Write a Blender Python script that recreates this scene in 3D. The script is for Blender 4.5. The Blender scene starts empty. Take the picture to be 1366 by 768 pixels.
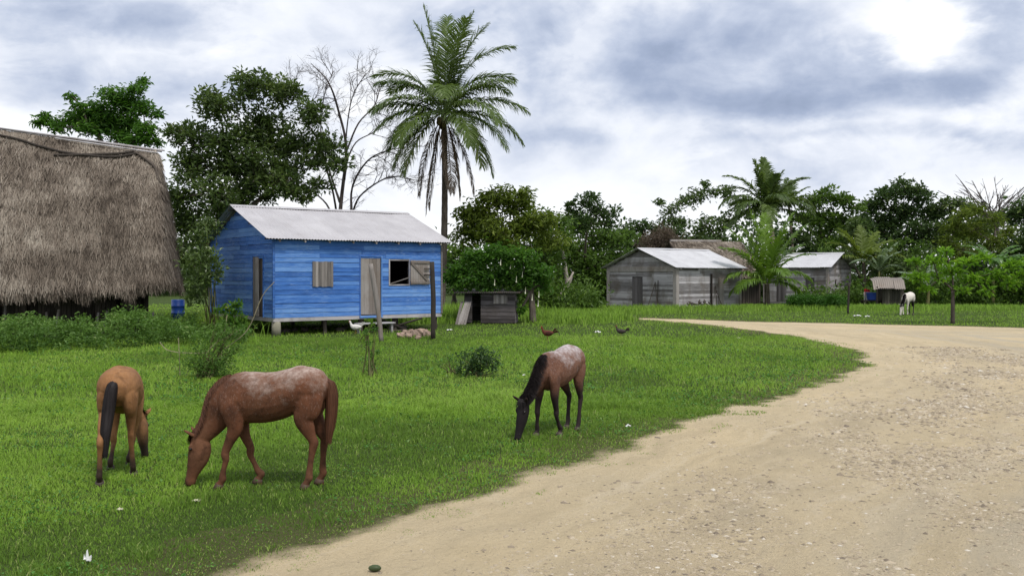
import bpy, bmesh, math, random
import numpy as np
from mathutils import Vector, Matrix
rng = np.random.default_rng(7)
random.seed(7)
S = bpy.context.scene
COL = S.collection
F = 1250.0; HZ = 366.0; CAMH = 2.3
R = math.radians

def G(px, py):
    """ground point seen at a place of the photograph (used to survey the site)"""
    D = F*CAMH/(py-HZ)
    return np.array([(px-683.0)/F*D, D, 0.0])
def P(px, py, D):
    return np.array([(px-683.0)/F*D, D, CAMH+(HZ-py)/F*D])

# ------------------------------------------------------------------ nodes / materials
class NT:
    def __init__(s, tree): s.t = tree; s.n = tree.nodes; s.l = tree.links
    def node(s, typ, **kw):
        nd = s.n.new(typ)
        for k, v in kw.items():
            if k.startswith('i_'):
                key = k[2:]
                key = int(key) if key.isdigit() else key.replace('_', ' ')
                s.put(nd.inputs[key], v)
            else: setattr(nd, k, v)
        return nd
    def put(s, sock, v):
        if isinstance(v, bpy.types.NodeSocket): s.l.new(v, sock)
        elif isinstance(v, bpy.types.Node): s.l.new(v.outputs[0], sock)
        else:
            if isinstance(v, (tuple, list)) and len(v) == 3 and len(sock.default_value) == 4: v = (*v, 1)
            sock.default_value = v
    def math(s, op, a, b=0.0, clamp=False):
        nd = s.n.new('ShaderNodeMath'); nd.operation = op; nd.use_clamp = clamp
        s.put(nd.inputs[0], a); s.put(nd.inputs[1], b); return nd.outputs[0]
    def mix(s, f, a, b, blend='MIX'):
        nd = s.n.new('ShaderNodeMix'); nd.data_type = 'RGBA'; nd.blend_type = blend
        s.put(nd.inputs[0], f); s.put(nd.inputs[6], a); s.put(nd.inputs[7], b); return nd.outputs[2]
    def noise(s, vec, scale=5, detail=4, rough=.55, dist=0.0):
        nd = s.n.new('ShaderNodeTexNoise')
        if vec is not None: s.put(nd.inputs['Vector'], vec)
        nd.inputs['Scale'].default_value = scale; nd.inputs['Detail'].default_value = detail
        nd.inputs['Roughness'].default_value = rough; nd.inputs['Distortion'].default_value = dist
        return nd.outputs['Fac']
    def ramp(s, f, stops, interp='LINEAR'):
        nd = s.n.new('ShaderNodeValToRGB'); cr = nd.color_ramp; cr.interpolation = interp
        while len(cr.elements) < len(stops): cr.elements.new(.5)
        for e, (p, c) in zip(cr.elements, stops):
            e.position = p
            if not isinstance(c, (tuple, list)): c = (c, c, c)
            e.color = (*c, 1) if len(c) == 3 else c
        s.put(nd.inputs[0], f); return nd.outputs[0]
    def mapr(s, f, a, b, c, d):
        nd = s.n.new('ShaderNodeMapRange'); nd.clamp = True
        for i, v in enumerate((f, a, b, c, d)): s.put(nd.inputs[i], v)
        return nd.outputs[0]
    def vmul(s, v, m, add=(0, 0, 0)):
        nd = s.n.new('ShaderNodeVectorMath'); nd.operation = 'MULTIPLY_ADD'
        s.put(nd.inputs[0], v); nd.inputs[1].default_value = m; nd.inputs[2].default_value = add
        return nd.outputs[0]
    def coord(s, which='Object'): 
        return s.n.new('ShaderNodeTexCoord').outputs[which]
    def attr(s, name):
        nd = s.n.new('ShaderNodeAttribute'); nd.attribute_name = name; return nd.outputs['Fac']
    def sep(s, v):
        nd = s.n.new('ShaderNodeSeparateXYZ'); s.put(nd.inputs[0], v); return nd.outputs

MATS = {}
def material(name, build):
    if name in MATS: return MATS[name]
    m = bpy.data.materials.new(name); m.use_nodes = True
    t = NT(m.node_tree); t.n.clear()
    out = t.n.new('ShaderNodeOutputMaterial')
    r = build(t)
    t.l.new(r.outputs[0] if isinstance(r, bpy.types.Node) else r, out.inputs['Surface'])
    MATS[name] = m; return m
def princ(t, color, rough=.8, spec=.3, metal=0.0, normal=None, **kw):
    p = t.n.new('ShaderNodeBsdfPrincipled')
    t.put(p.inputs['Base Color'], color); t.put(p.inputs['Roughness'], rough)
    p.inputs['Specular IOR Level'].default_value = spec; p.inputs['Metallic'].default_value = metal
    if normal is not None: t.put(p.inputs['Normal'], normal)
    return p
def bump(t, h, strength=.4, dist=.02):
    b = t.n.new('ShaderNodeBump'); b.inputs['Strength'].default_value = strength
    b.inputs['Distance'].default_value = dist; t.put(b.inputs['Height'], h); return b.outputs[0]

def leaf_mat(name, c1, c2, c3=None, trans=.35, rough=.5, spec=.3, up=0.0):
    """leaf colour varies from leaf to leaf by the mesh attribute 'tint' (0..1)"""
    def b(t):
        a = t.attr('tint')
        st = [(0, c1), (.75, c2)] + ([(1, c3)] if c3 else [])
        col = t.ramp(a, st)
        nz = t.noise(t.coord(), 1.3, 2)
        col = t.mix(t.mapr(nz, .3, .7, 0, .35), col, c1)
        nrm = None
        if up:
            g = t.n.new('ShaderNodeNewGeometry'); 
            v = t.n.new('ShaderNodeVectorMath'); v.operation = 'ADD'
            t.put(v.inputs[0], t.vmul(g.outputs['Normal'], (1-up,)*3)); v.inputs[1].default_value = (0, 0, up)
            nn = t.n.new('ShaderNodeVectorMath'); nn.operation = 'NORMALIZE'; t.put(nn.inputs[0], v.outputs[0]); nrm = nn.outputs[0]
        p = princ(t, col, rough, spec, normal=nrm)
        tr = t.n.new('ShaderNodeBsdfTranslucent'); t.put(tr.inputs['Color'], t.mix(.5, col, (c2[0]*1.3, c2[1]*1.35, c2[2]*.8)))
        mx = t.n.new('ShaderNodeMixShader'); mx.inputs[0].default_value = trans
        t.l.new(p.outputs[0], mx.inputs[1]); t.l.new(tr.outputs[0], mx.inputs[2]); return mx
    return material(name, b)

def bark_mat(name, c1, c2, scale=8):
    def b(t):
        v = t.vmul(t.coord(), (1, 1, .25))
        n = t.noise(v, scale, 6, .65)
        return princ(t, t.mix(t.mapr(n, .3, .7, 0, 1), c1, c2), .9, .15, normal=bump(t, n, .6, .04))
    return material(name, b)

def plain_mat(name, c1, c2=None, scale=20, rough=.8, spec=.3, metal=0, bmp=.2):
    c2 = c2 or tuple(x*.7 for x in c1)
    def b(t):
        n = t.noise(t.coord(), scale, 5, .6)
        return princ(t, t.mix(t.mapr(n, .3, .7, 0, 1), c1, c2), rough, spec, metal, normal=bump(t, n, bmp, .01))
    return material(name, b)

# ------------------------------------------------------------------ objects
def tag(o, label=None, cat=None, group=None, kind=None):
    if label: o['label'] = label
    if cat: o['category'] = cat
    if group: o['group'] = group
    if kind: o['kind'] = kind
    return o
def empty(name, loc=(0, 0, 0), rz=0.0):
    o = bpy.data.objects.new(name, None); COL.objects.link(o)
    o.location = tuple(float(v) for v in loc); o.rotation_euler = (0, 0, rz); o.empty_display_size = .3
    return o
def mesh_np(name, verts, faces, mat=None, parent=None, smooth=False, tint=None, loc=None):
    """faces: (N,3) or (N,4) array, or list of arrays of those"""
    me = bpy.data.meshes.new(name)
    verts = np.asarray(verts, dtype=np.float32)
    if not isinstance(faces, list): faces = [faces]
    faces = [np.asarray(f, dtype=np.int32) for f in faces if len(f)]
    nl = sum(f.size for f in faces); nf = sum(len(f) for f in faces)
    me.vertices.add(len(verts)); me.vertices.foreach_set('co', verts.ravel())
    me.loops.add(nl); me.loops.foreach_set('vertex_index', np.concatenate([f.ravel() for f in faces]))
    tot = np.concatenate([np.full(len(f), f.shape[1], dtype=np.int32) for f in faces])
    start = np.concatenate([[0], np.cumsum(tot)[:-1]]).astype(np.int32)
    me.polygons.add(nf); me.polygons.foreach_set('loop_start', start)
    me.polygons.foreach_set('loop_total', tot)
    me.polygons.foreach_set('use_smooth', np.full(nf, bool(smooth)))
    me.update(calc_edges=True); 
    if tint is not None:
        a = me.attributes.new('tint', 'FLOAT', 'POINT'); a.data.foreach_set('value', np.asarray(tint, dtype=np.float32))
    o = bpy.data.objects.new(name, me); COL.objects.link(o)
    if mat: me.materials.append(mat)
    if parent is not None: o.parent = parent
    if loc is not None: o.location = tuple(float(v) for v in loc)
    return o

class MB:
    """collects boxes, prisms and tubes, builds them as one mesh with a per-piece tint"""
    def __init__(s): s.v = []; s.q = []; s.t3 = []; s.t = []; s.n = 0
    def raw(s, v, q=None, t3=None, tint=None):
        v = np.asarray(v, dtype=float); s.v.append(v)
        if q is not None and len(q): s.q.append(np.asarray(q)+s.n)
        if t3 is not None and len(t3): s.t3.append(np.asarray(t3)+s.n)
        s.t.append(np.full(len(v), random.random() if tint is None else tint) if np.isscalar(tint) or tint is None else np.asarray(tint))
        s.n += len(v)
    def hexa(s, c8, tint=None):
        s.raw(c8, [[0, 3, 2, 1], [4, 5, 6, 7], [0, 1, 5, 4], [1, 2, 6, 5], [2, 3, 7, 6], [3, 0, 4, 7]], tint=tint)
    def box(s, a, b, tint=None):
        (x0, y0, z0), (x1, y1, z1) = a, b
        s.hexa([(x0, y0, z0), (x1, y0, z0), (x1, y1, z0), (x0, y1, z0), (x0, y0, z1), (x1, y0, z1), (x1, y1, z1), (x0, y1, z1)], tint)
    def tube(s, pts, rad, n=8, tint=None, cap=True, wob=0.0):
        pts = np.asarray(pts, dtype=float); m = len(pts)
        rad = np.full(m, rad) if np.isscalar(rad) else np.asarray(rad, dtype=float)
        tg = np.gradient(pts, axis=0) if m > 2 else np.repeat((pts[-1]-pts[0])[None], m, 0)
        tg /= np.linalg.norm(tg, axis=1)[:, None]+1e-9
        ref = np.array([0, 0, 1.0]) if abs(tg[:, 2]).mean() < .8 else np.array([1.0, 0, 0])
        a = np.cross(tg, ref); a /= np.linalg.norm(a, axis=1)[:, None]+1e-9
        b = np.cross(tg, a)
        th = np.arange(n)/n*2*np.pi
        rr = rad[:, None]*(1+(rng.random((m, n))-.5)*wob)
        v = pts[:, None]+rr[..., None]*(np.cos(th)[None, :, None]*a[:, None]+np.sin(th)[None, :, None]*b[:, None])
        v = v.reshape(-1, 3)
        i = np.arange(m-1)[:, None]*n; j = np.arange(n)[None]; j2 = (j+1) % n
        q = np.stack([i+j, i+n+j, i+n+j2, i+j2], -1).reshape(-1, 4)
        t3 = []
        if cap:
            v = np.vstack([v, pts[0], pts[-1]])
            for k in range(n):
                t3.append([m*n, k, (k+1) % n]); t3.append([m*n+1, (m-1)*n+(k+1) % n, (m-1)*n+k])
        s.raw(v, q, t3, tint=tint)
    def ball(s, c, r, n=8, m=6, tint=None, jit=0.0, sq=(1, 1, 1)):
        v = []
        for i in range(1, m):
            for j in range(n):
                a = math.pi*i/m; b = 2*math.pi*j/n
                k = 1+(random.random()-.5)*jit
                v.append([c[0]+r*sq[0]*k*math.sin(a)*math.cos(b), c[1]+r*sq[1]*k*math.sin(a)*math.sin(b), c[2]+r*sq[2]*k*math.cos(a)])
        top = len(v); v.append([c[0], c[1], c[2]+r*sq[2]]); v.append([c[0], c[1], c[2]-r*sq[2]])
        q = [[i*n+j, (i+1)*n+j, (i+1)*n+(j+1) % n, i*n+(j+1) % n] for i in range(m-2) for j in range(n)]
        t3 = [[top, j, (j+1) % n] for j in range(n)]+[[top+1, (m-2)*n+(j+1) % n, (m-2)*n+j] for j in range(n)]
        s.raw(v, q, t3, tint=tint)
    def build(s, name, mat, parent=None, smooth=False, loc=None):
        fs = []
        if s.q: fs.append(np.vstack(s.q))
        if s.t3: fs.append(np.vstack(s.t3))
        return mesh_np(name, np.vstack(s.v), fs, mat, parent, smooth, np.concatenate(s.t), loc)

def norm(a): return a/(np.linalg.norm(a, axis=-1, keepdims=True)+1e-9)
def leaves_geo(c, d, nrm, L, W, tint, fold=.25, droop=.15):
    """vectorised leaves: base c, direction d, normal nrm, length L, width W -> verts, quads, tint.
    Each leaf: base, left, tip, right, folded about its midrib (two triangles sharing base-tip)."""
    d = norm(d); s = norm(np.cross(d, nrm)); n2 = np.cross(s, d)
    L = np.broadcast_to(L, (len(c),))[:, None]; W = np.broadcast_to(W, (len(c),))[:, None]
    base = c; tip = c+d*L-n2*L*droop
    mid = c+d*L*.5
    l = mid+s*W*.5+n2*W*fold; r = mid-s*W*.5+n2*W*fold
    v = np.stack([base, l, tip, r], 1).reshape(-1, 3)
    k = np.arange(len(c))[:, None]*4
    f = np.concatenate([k+np.array([[0, 2, 1]]), k+np.array([[0, 3, 2]])])
    return v, f, np.repeat(tint, 4)
def rand_dir(n):
    v = rng.normal(size=(n, 3)); return norm(v)
def bez(p0, p1, p2, n=8):
    t = np.linspace(0, 1, n)[:, None]
    return (1-t)**2*np.asarray(p0)+2*t*(1-t)*np.asarray(p1)+t*t*np.asarray(p2)
def poly_smooth(pts, n=24):
    """Catmull-Rom through points"""
    p = np.asarray(pts, dtype=float); p = np.vstack([2*p[0]-p[1], p, 2*p[-1]-p[-2]])
    out = []
    for i in range(1, len(p)-2):
        for t in np.linspace(0, 1, n, endpoint=False):
            out.append(.5*((2*p[i])+(-p[i-1]+p[i+1])*t+(2*p[i-1]-5*p[i]+4*p[i+1]-p[i+2])*t*t+(-p[i-1]+3*p[i]-3*p[i+1]+p[i+2])*t**3))
    out.append(p[-2]); return np.array(out)
# cheap 2D value noise for placing things
def vnoise(x, y, seed=0):
    def h(i, j):
        a = np.sin(i*127.1+j*311.7+seed*74.7)*43758.5453; return a-np.floor(a)
    xi = np.floor(x); yi = np.floor(y); fx = x-xi; fy = y-yi
    fx = fx*fx*(3-2*fx); fy = fy*fy*(3-2*fy)
    return (h(xi, yi)*(1-fx)+h(xi+1, yi)*fx)*(1-fy)+(h(xi, yi+1)*(1-fx)+h(xi+1, yi+1)*fx)*fy
def fbm(x, y, seed=0, o=4):
    s = 0; a = .5
    for k in range(o): s = s+a*vnoise(x*2**k, y*2**k, seed+k); a *= .5
    return s/(1-.5**o)
# ------------------------------------------------------------------ camera, sun, sky
cam = bpy.data.cameras.new('camera'); cam.sensor_width = 36; cam.lens = F/1366*36
cam.shift_y = (HZ-384)/1366; cam.clip_end = 3000; cam.clip_start = .1
co = bpy.data.objects.new('camera', cam); COL.objects.link(co); co.location = (0, 0, CAMH); co.rotation_euler = (R(90), 0, 0)
S.camera = co
SUN_EL, SUN_AZ = R(60), R(150)     # azimuth clockwise from +Y: right and a little behind the camera
sd = Vector((math.sin(SUN_AZ)*math.cos(SUN_EL), math.cos(SUN_AZ)*math.cos(SUN_EL), math.sin(SUN_EL)))
sl = bpy.data.lights.new('sun', 'SUN'); sl.energy = 2.2; sl.angle = R(8); sl.color = (1, .955, .88)
so = bpy.data.objects.new('sun', sl); COL.objects.link(so); so.rotation_euler = sd.to_track_quat('Z', 'Y').to_euler(); so.location = (20, -20, 40)

w = bpy.data.worlds.new('World'); S.world = w; w.use_nodes = True
t = NT(w.node_tree); t.n.clear()
out = t.n.new('ShaderNodeOutputWorld'); bg = t.n.new('ShaderNodeBackground'); bg.inputs['Strength'].default_value = .1
sky = t.n.new('ShaderNodeTexSky'); sky.sky_type = 'NISHITA'; sky.sun_disc = False
sky.sun_elevation = SUN_EL; sky.sun_rotation = SUN_AZ; sky.air_density = 1; sky.dust_density = 2
dirv = t.coord('Generated')
x, y, z = t.sep(dirv)[0:3]
def blob(px, py, rx, ry, amp):
    """a cloud bank at a fixed compass bearing and height in the sky"""
    ax = (px-683)/F; az = (HZ-py)/F
    yy = t.math('MAXIMUM', y, .05)
    dx = t.math('DIVIDE', t.math('SUBTRACT', t.math('DIVIDE', wx, yy), ax), rx/F)
    dz = t.math('DIVIDE', t.math('SUBTRACT', t.math('DIVIDE', wz, yy), az), ry/F)
    r2 = t.math('ADD', t.math('MULTIPLY', dx, dx), t.math('MULTIPLY', dz, dz))
    return t.math('MULTIPLY', t.math('EXPONENT', t.math('MULTIPLY', r2, -1)), amp)
# warp of the direction so that the banks get ragged, billowing outlines
wn = t.n.new('ShaderNodeTexNoise'); t.put(wn.inputs['Vector'], t.vmul(dirv, (1, 1, 2.2))); wn.inputs['Scale'].default_value = 7; wn.inputs['Detail'].default_value = 6; wn.inputs['Roughness'].default_value = .58
ws = t.sep(wn.outputs['Color'])
wx = t.math('ADD', x, t.math('MULTIPLY', t.math('SUBTRACT', ws[0], .5), .15))
wz = t.math('ADD', z, t.math('MULTIPLY', t.math('SUBTRACT', ws[1], .5), .075))
n1 = t.noise(t.vmul(dirv, (1.2, 1.2, 3.0)), 3.6, 9, .54, .35)
dark = t.mapr(n1, .38, .70, .02, .62)
n8 = t.noise(t.vmul(dirv, (1.3, 1.3, 2.6), (3.1, 0, 0)), 5.2, 12, .58, .45)
e8 = t.n.new('ShaderNodeMapRange'); e8.interpolation_type = 'SMOOTHSTEP'; t.put(e8.inputs[0], n8)
for i_, v_ in ((1, .47), (2, .56), (3, 0.0), (4, .17)): e8.inputs[i_].default_value = v_
dark = t.math('ADD', dark, e8.outputs[0])
for bb in ((1090, 122, 165, 34, .85), (1000, 70, 200, 50, .36), (700, 30, 260, 40, .20), (150, 80, 260, 50, .2), (850, 118, 120, 24, .5), (1290, 108, 75, 32, .85), (1350, 20, 90, 50, .9), (1180, 183, 190, 11, .42),
           (120, 120, 240, 24, .50), (90, 20, 190, 26, .55), (720, 60, 110, 35, .3), (740, 190, 90, 13, .35), (1130, 243, 60, 12, .3),
           (960, 50, 130, 40, .35), (1250, 46, 85, 40, -.72), (560, 40, 150, 30, -.15), (800, 105, 90, 14, -.3), (250, 70, 120, 14, -.2)):
    dark = t.math('ADD', dark, blob(*bb))
# thinner, brighter near the horizon as in any broken overcast
el = t.math('DIVIDE', z, t.math('MAXIMUM', y, .05))
hb = t.mapr(el, .05, .15, 0, 1)
n5 = t.noise(t.vmul(dirv, (1.5, 1.5, 2.2)), 6.5, 10, .56, .3)
dark = t.math('MULTIPLY', dark, t.mapr(n5, .34, .66, .42, 1.3))
dark = t.math('MULTIPLY', dark, t.math('ADD', t.math('MULTIPLY', hb, .9), .1))
dark = t.math('SUBTRACT', 1.0, t.math('EXPONENT', t.math('MULTIPLY', t.math('MAXIMUM', dark, 0), -1.25)))
n7 = t.noise(t.vmul(dirv, (1.3, 1.3, 2.0)), 15, 8, .6, .2)
dark = t.math('ADD', dark, t.math('MULTIPLY', t.math('SUBTRACT', n7, .5), t.math('MULTIPLY', dark, .55)), True)
cloud = t.ramp(dark, [(0, (9.3, 9.4, 9.5)), (.25, (7.6, 7.95, 8.7)), (.55, (5.0, 5.6, 6.9)), (.8, (3.4, 4.05, 5.5)), (1, (2.6, 3.2, 4.5))])
gaps = t.mapr(t.noise(t.vmul(dirv, (1, 1, 3)), 2.1, 5, .5), .64, .82, 0, .35)
skyc = t.mix(gaps, cloud, sky.outputs[0])
t.put(bg.inputs['Color'], skyc); t.l.new(bg.outputs[0], out.inputs['Surface'])
S.view_settings.view_transform = 'Standard'; S.view_settings.look = 'None'; S.view_settings.exposure = .22; S.view_settings.gamma = 1
S.cycles.max_bounces = 6; S.cycles.diffuse_bounces = 3; S.cycles.transmission_bounces = 3; S.cycles.use_denoising = True
S.cycles.caustics_reflective = False; S.cycles.caustics_refractive = False

# ------------------------------------------------------------------ road outline (world metres)
edge_px = [(20, 900), (150, 835), (300, 768), (390, 735), (480, 706), (560, 684), (650, 660), (730, 632), (815, 603), (900, 571), (1000, 541), (1100, 510), (1145, 494), (1160, 483), (1150, 472), (1110, 459),
           (1050, 447), (1000, 439.5), (950, 434), (900, 429), (850, 425.6)]
far_px = [(850, 424.0), (920, 426.2), (1000, 429.0), (1100, 431), (1200, 433.5), (1366, 437.5), (1600, 446)]
L_edge = np.array([G(a, b)[:2] for a, b in edge_px]); F_edge = np.array([G(a, b)[:2] for a, b in far_px])
L_edge = np.vstack([[[-6.0, -6], [-4.4, 1.5]], L_edge])
F_edge = np.vstack([F_edge, [[60, 40], [60, -6]]])
Ls = poly_smooth(np.c_[L_edge, np.zeros(len(L_edge))], 10)[:, :2]
Fs = poly_smooth(np.c_[F_edge[:-2], np.zeros(len(F_edge)-2)], 8)[:, :2]
ROAD = np.vstack([Ls, Fs, F_edge[-2:]])
def inside(pts, poly):
    x, y = pts[:, 0], pts[:, 1]; c = np.zeros(len(pts), bool); j = len(poly)-1
    for i in range(len(poly)):
        xi, yi = poly[i]; xj, yj = poly[j]
        m = ((yi > y) != (yj > y)) & (x < (xj-xi)*(y-yi)/(yj-yi+1e-12)+xi); c ^= m; j = i
    return c
def seg_dist(pts, line):
    """distance to an open polyline"""
    best = np.full(len(pts), 1e9)
    for a, b in zip(line[:-1], line[1:]):
        d = b-a; l2 = (d*d).sum()+1e-12
        tt = np.clip(((pts-a)@d)/l2, 0, 1); q = a+tt[:, None]*d
        best = np.minimum(best, np.hypot(*(pts-q).T))
    return best
EDGE = np.vstack([Ls, Fs])
def road_sd(pts):
    """signed distance to the road edge, positive on the road"""
    d = seg_dist(pts, EDGE); return np.where(inside(pts, ROAD), d, -d)

# ------------------------------------------------------------------ ground sheet and road
def ground_m(t):
    c = t.coord('Object')
    n = t.noise(c, .35, 6, .6); n2 = t.noise(c, 9, 6, .7); n3 = t.noise(c, 60, 3, .7)
    col = t.mix(t.mapr(n, .35, .65, 0, 1), (.040, .075, .014), (.062, .105, .020))
    col = t.mix(t.mapr(n2, .5, .75, 0, .6), col, (.10, .10, .045))
    col = t.mix(t.mapr(n3, .3, .7, 0, .5), col, (.05, .048, .022))
    return princ(t, col, .95, .1, normal=bump(t, n3, .8, .05))
gm = material('turf_soil', ground_m)
m = MB(); 
gx = np.concatenate([[-1500, -400, -120], np.linspace(-60, 60, 41), [120, 400, 1500]]); gy = np.concatenate([[-300, -60], np.linspace(-10, 110, 41), [180, 500, 2500]])
XX, YY = np.meshgrid(gx, gy)
vv = np.c_[XX.ravel(), YY.ravel(), np.zeros(XX.size)]
nx_ = len(gx); ii, jj = np.meshgrid(np.arange(nx_-1), np.arange(len(gy)-1)); k = (jj*nx_+ii).ravel()
tag(mesh_np('ground', vv, np.c_[k, k+1, k+nx_+1, k+nx_], gm), kind='structure')

# road sheet: fine grid with ruts and lumps, trimmed to the outline
def road_m(t):
    c = t.coord('Object')
    big = t.noise(c, .28, 5, .6); mid = t.noise(t.vmul(c, (1, .55, 1)), 1.6, 6, .65); fine = t.noise(c, 14, 6, .7); gr = t.noise(c, 70, 4, .75)
    col = t.mix(t.mapr(big, .35, .65, 0, 1), (.59, .475, .30), (.52, .43, .285))
    col = t.mix(t.mapr(mid, .5, .72, 0, .45), col, (.46, .37, .23))
    col = t.mix(t.mapr(mid, .18, .42, .6, 0), col, (.66, .57, .41))
    col = t.mix(t.mapr(fine, .55, .75, 0, .5), col, (.27, .21, .135))
    col = t.mix(t.mapr(gr, .58, .72, 0, .55), col, (.62, .57, .47))
    col = t.mix(t.mapr(gr, .28, .4, .5, 0), col, (.2, .15, .095))
    rut = t.attr('tint')
    col = t.mix(t.math('MULTIPLY', t.math('MAXIMUM', rut, 0), t.mapr(mid, .3, .6, .4, 1)), col, (.30, .255, .185))
    sd = t.attr('sd'); cx = t.sep(c)
    cs = t.n.new('ShaderNodeCombineXYZ'); t.put(cs.inputs[0], t.math('MULTIPLY', sd, 1.7)); t.put(cs.inputs[1], t.math('MULTIPLY', cx[1], .11)); t.put(cs.inputs[2], t.math('MULTIPLY', cx[0], .04))
    st = t.noise(cs.outputs[0], 2.2, 6, .6, .25)
    col = t.mix(t.mapr(st, .50, .68, 0, .5), col, (.40, .325, .215)); col = t.mix(t.mapr(st, .30, .44, .7, 0), col, (.61, .515, .37))
    grey = t.math('MULTIPLY', t.mapr(t.noise(cs.outputs[0], .8, 4, .6), .45, .62, 0, .6), t.mapr(sd, 2, 6, 0, 1)); col = t.mix(grey, col, (.40, .365, .30))
    vg = t.math('ADD', rut, t.math('MULTIPLY', t.math('SUBTRACT', fine, .5), .3))
    col = t.mix(t.mapr(vg, -.06, -.36, 0, 1), col, t.mix(gr, (.05, .06, .018), (.13, .12, .055)))
    v = t.n.new('ShaderNodeTexVoronoi'); v.feature = 'F1'; t.put(v.inputs['Vector'], c); v.inputs['Scale'].default_value = 38
    peb = t.mapr(v.outputs['Distance'], .0, .5, 1, 0)
    h = t.math('ADD', t.math('MULTIPLY', fine, 1.0), t.math('ADD', t.math('MULTIPLY', gr, .5), t.math('MULTIPLY', peb, .25)))
    return princ(t, col, .95, .12, normal=bump(t, h, 1.0, .04))
ROADM = material('packed_dirt', road_m)
# ribbon built as a distance-based grid: near area fine, far coarse
def road_h(p, sd):
    u = fbm(p[:, 0]*.6, p[:, 1]*.6, 3)-.5; f = fbm(p[:, 0]*3.1, p[:, 1]*3.1, 9)-.5
    return .005+.05*np.clip(u+.1, 0, .5)*np.clip(sd/1.5, 0, 1)+.022*np.clip(f+.1, 0, 1)*np.clip(sd/.9, 0, 1)
def grid_patch(x0, x1, y0, y1, st):
    gx = np.arange(x0, x1+st*.5, st); gy = np.arange(y0, y1+st*.5, st)
    X, Y = np.meshgrid(gx, gy); p = np.c_[X.ravel(), Y.ravel()]
    n = len(gx); ii, jj = np.meshgrid(np.arange(n-1), np.arange(len(gy)-1)); k = (jj*n+ii).ravel()
    return p, np.c_[k, k+1, k+n+1, k+n]
def warp_sd(p):
    return road_sd(p)+(fbm(p[:, 0]*1.3, p[:, 1]*1.3, 21)-.5)*.9*np.clip(p[:, 1]/14, .45, 1)+(fbm(p[:, 0]*7, p[:, 1]*7, 5)-.5)*.25
patches = [grid_patch(-7, 14, 4, 26, .1), grid_patch(-7, 14, -6, 4, .5), grid_patch(14, 60, -6, 60, .5), grid_patch(-7, 14, 26, 60, .25)]
V = []; Q = []; T = []; SD = []; off = 0
for p, q in patches:
    sdv = warp_sd(p)
    keep = (sdv[q] > -1.1).all(1); q = q[keep]
    used, inv = np.unique(q, return_inverse=True); p2 = p[used]; s2 = sdv[used]
    V.append(np.c_[p2, road_h(p2, s2)]); Q.append(inv.reshape(-1, 4)+off); off += len(p2); SD.append(s2)
    # worn wheel tracks: parallel to the left edge, gravelly between
    tr = np.exp(-((s2-2.3-.4*np.sin(p2[:, 1]*.3))/.55)**2)*.55+np.exp(-((s2-5.2)/.8)**2)*.5
    T.append(np.where(s2 < .25, np.clip((s2-.12)/.75, -1, 0), tr*np.clip(fbm(p2[:, 0]*1.1, p2[:, 1]*.8, 12)*2-.45, 0, 1)))
rd_ = tag(mesh_np('dirt_road', np.vstack(V), np.vstack(Q), ROADM, smooth=True, tint=np.concatenate(T)), kind='structure')
a_ = rd_.data.attributes.new('sd', 'FLOAT', 'POINT'); a_.data.foreach_set('value', np.concatenate(SD).astype(np.float32))

# loose stones lying on the road: thousands, nobody could count them
def stone_m(t):
    a = t.attr('tint')
    col = t.ramp(a, [(0, (.15, .125, .10)), (.35, (.34, .28, .20)), (.75, (.48, .41, .31)), (1, (.62, .58, .51))])
    return princ(t, t.mix(t.mapr(t.noise(t.coord(), 60, 4), .3, .7, 0, .4), col, (.3, .24, .16)), .9, .2)
def scatter_stones():
    N = 150000
    p = np.c_[rng.uniform(-4, 15, N*3), 5.6+24*rng.random(N*3)**1.9]
    sdv = warp_sd(p)
    dens = np.clip(fbm(p[:, 0]*.9, p[:, 1]*.6, 33)*2.8-1.0, .10, 1)*np.clip((sdv-.25)/1.6, .06, 1)
    centre = np.exp(-((sdv-3.4)/1.5)**2)*.9+.28
    p = p[(sdv > .05) & (rng.random(len(p)) < dens*centre)][:N]
    n = len(p)
    base = np.array([[1, 0, 0], [0, 1, 0], [-1, 0, 0], [0, -1, 0], [0, 0, 1], [0, 0, -.5]], float)
    f = np.array([[0, 1, 4], [1, 2, 4], [2, 3, 4], [3, 0, 4], [1, 0, 5], [2, 1, 5], [3, 2, 5], [0, 3, 5]])
    r = .005+.022*rng.random(n)**2.8; big = rng.random(n) < .03; r[big] = rng.uniform(.022, .045, big.sum())
    r *= np.clip(p[:, 1]/10, .8, 1.7)
    sc = np.stack([r*rng.uniform(.8, 1.7, n), r*rng.uniform(.6, 1.2, n), r*rng.uniform(.25, .6, n)], 1)
    a = rng.random(n)*6.28; ca, sa = np.cos(a), np.sin(a)
    v = base[None]*sc[:, None]*(1+(rng.random((n, 6, 1))-.5)*.7)
    vx = v[..., 0]*ca[:, None]-v[..., 1]*sa[:, None]; vy = v[..., 0]*sa[:, None]+v[..., 1]*ca[:, None]
    z0 = road_h(p, warp_sd(p))
    V = np.stack([vx+p[:, 0:1], vy+p[:, 1:2], v[..., 2]+z0[:, None]+sc[:, 2:3]*.05], -1).reshape(-1, 3)
    fc = (np.arange(n)[:, None, None]*6+f[None]).reshape(-1, 3)
    tag(mesh_np('gravel', V, fc, material('loose_stone', stone_m), tint=np.repeat(np.clip(rng.normal(.42, .25, n), 0, 1), 6)), kind='stuff')
scatter_stones()
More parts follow.
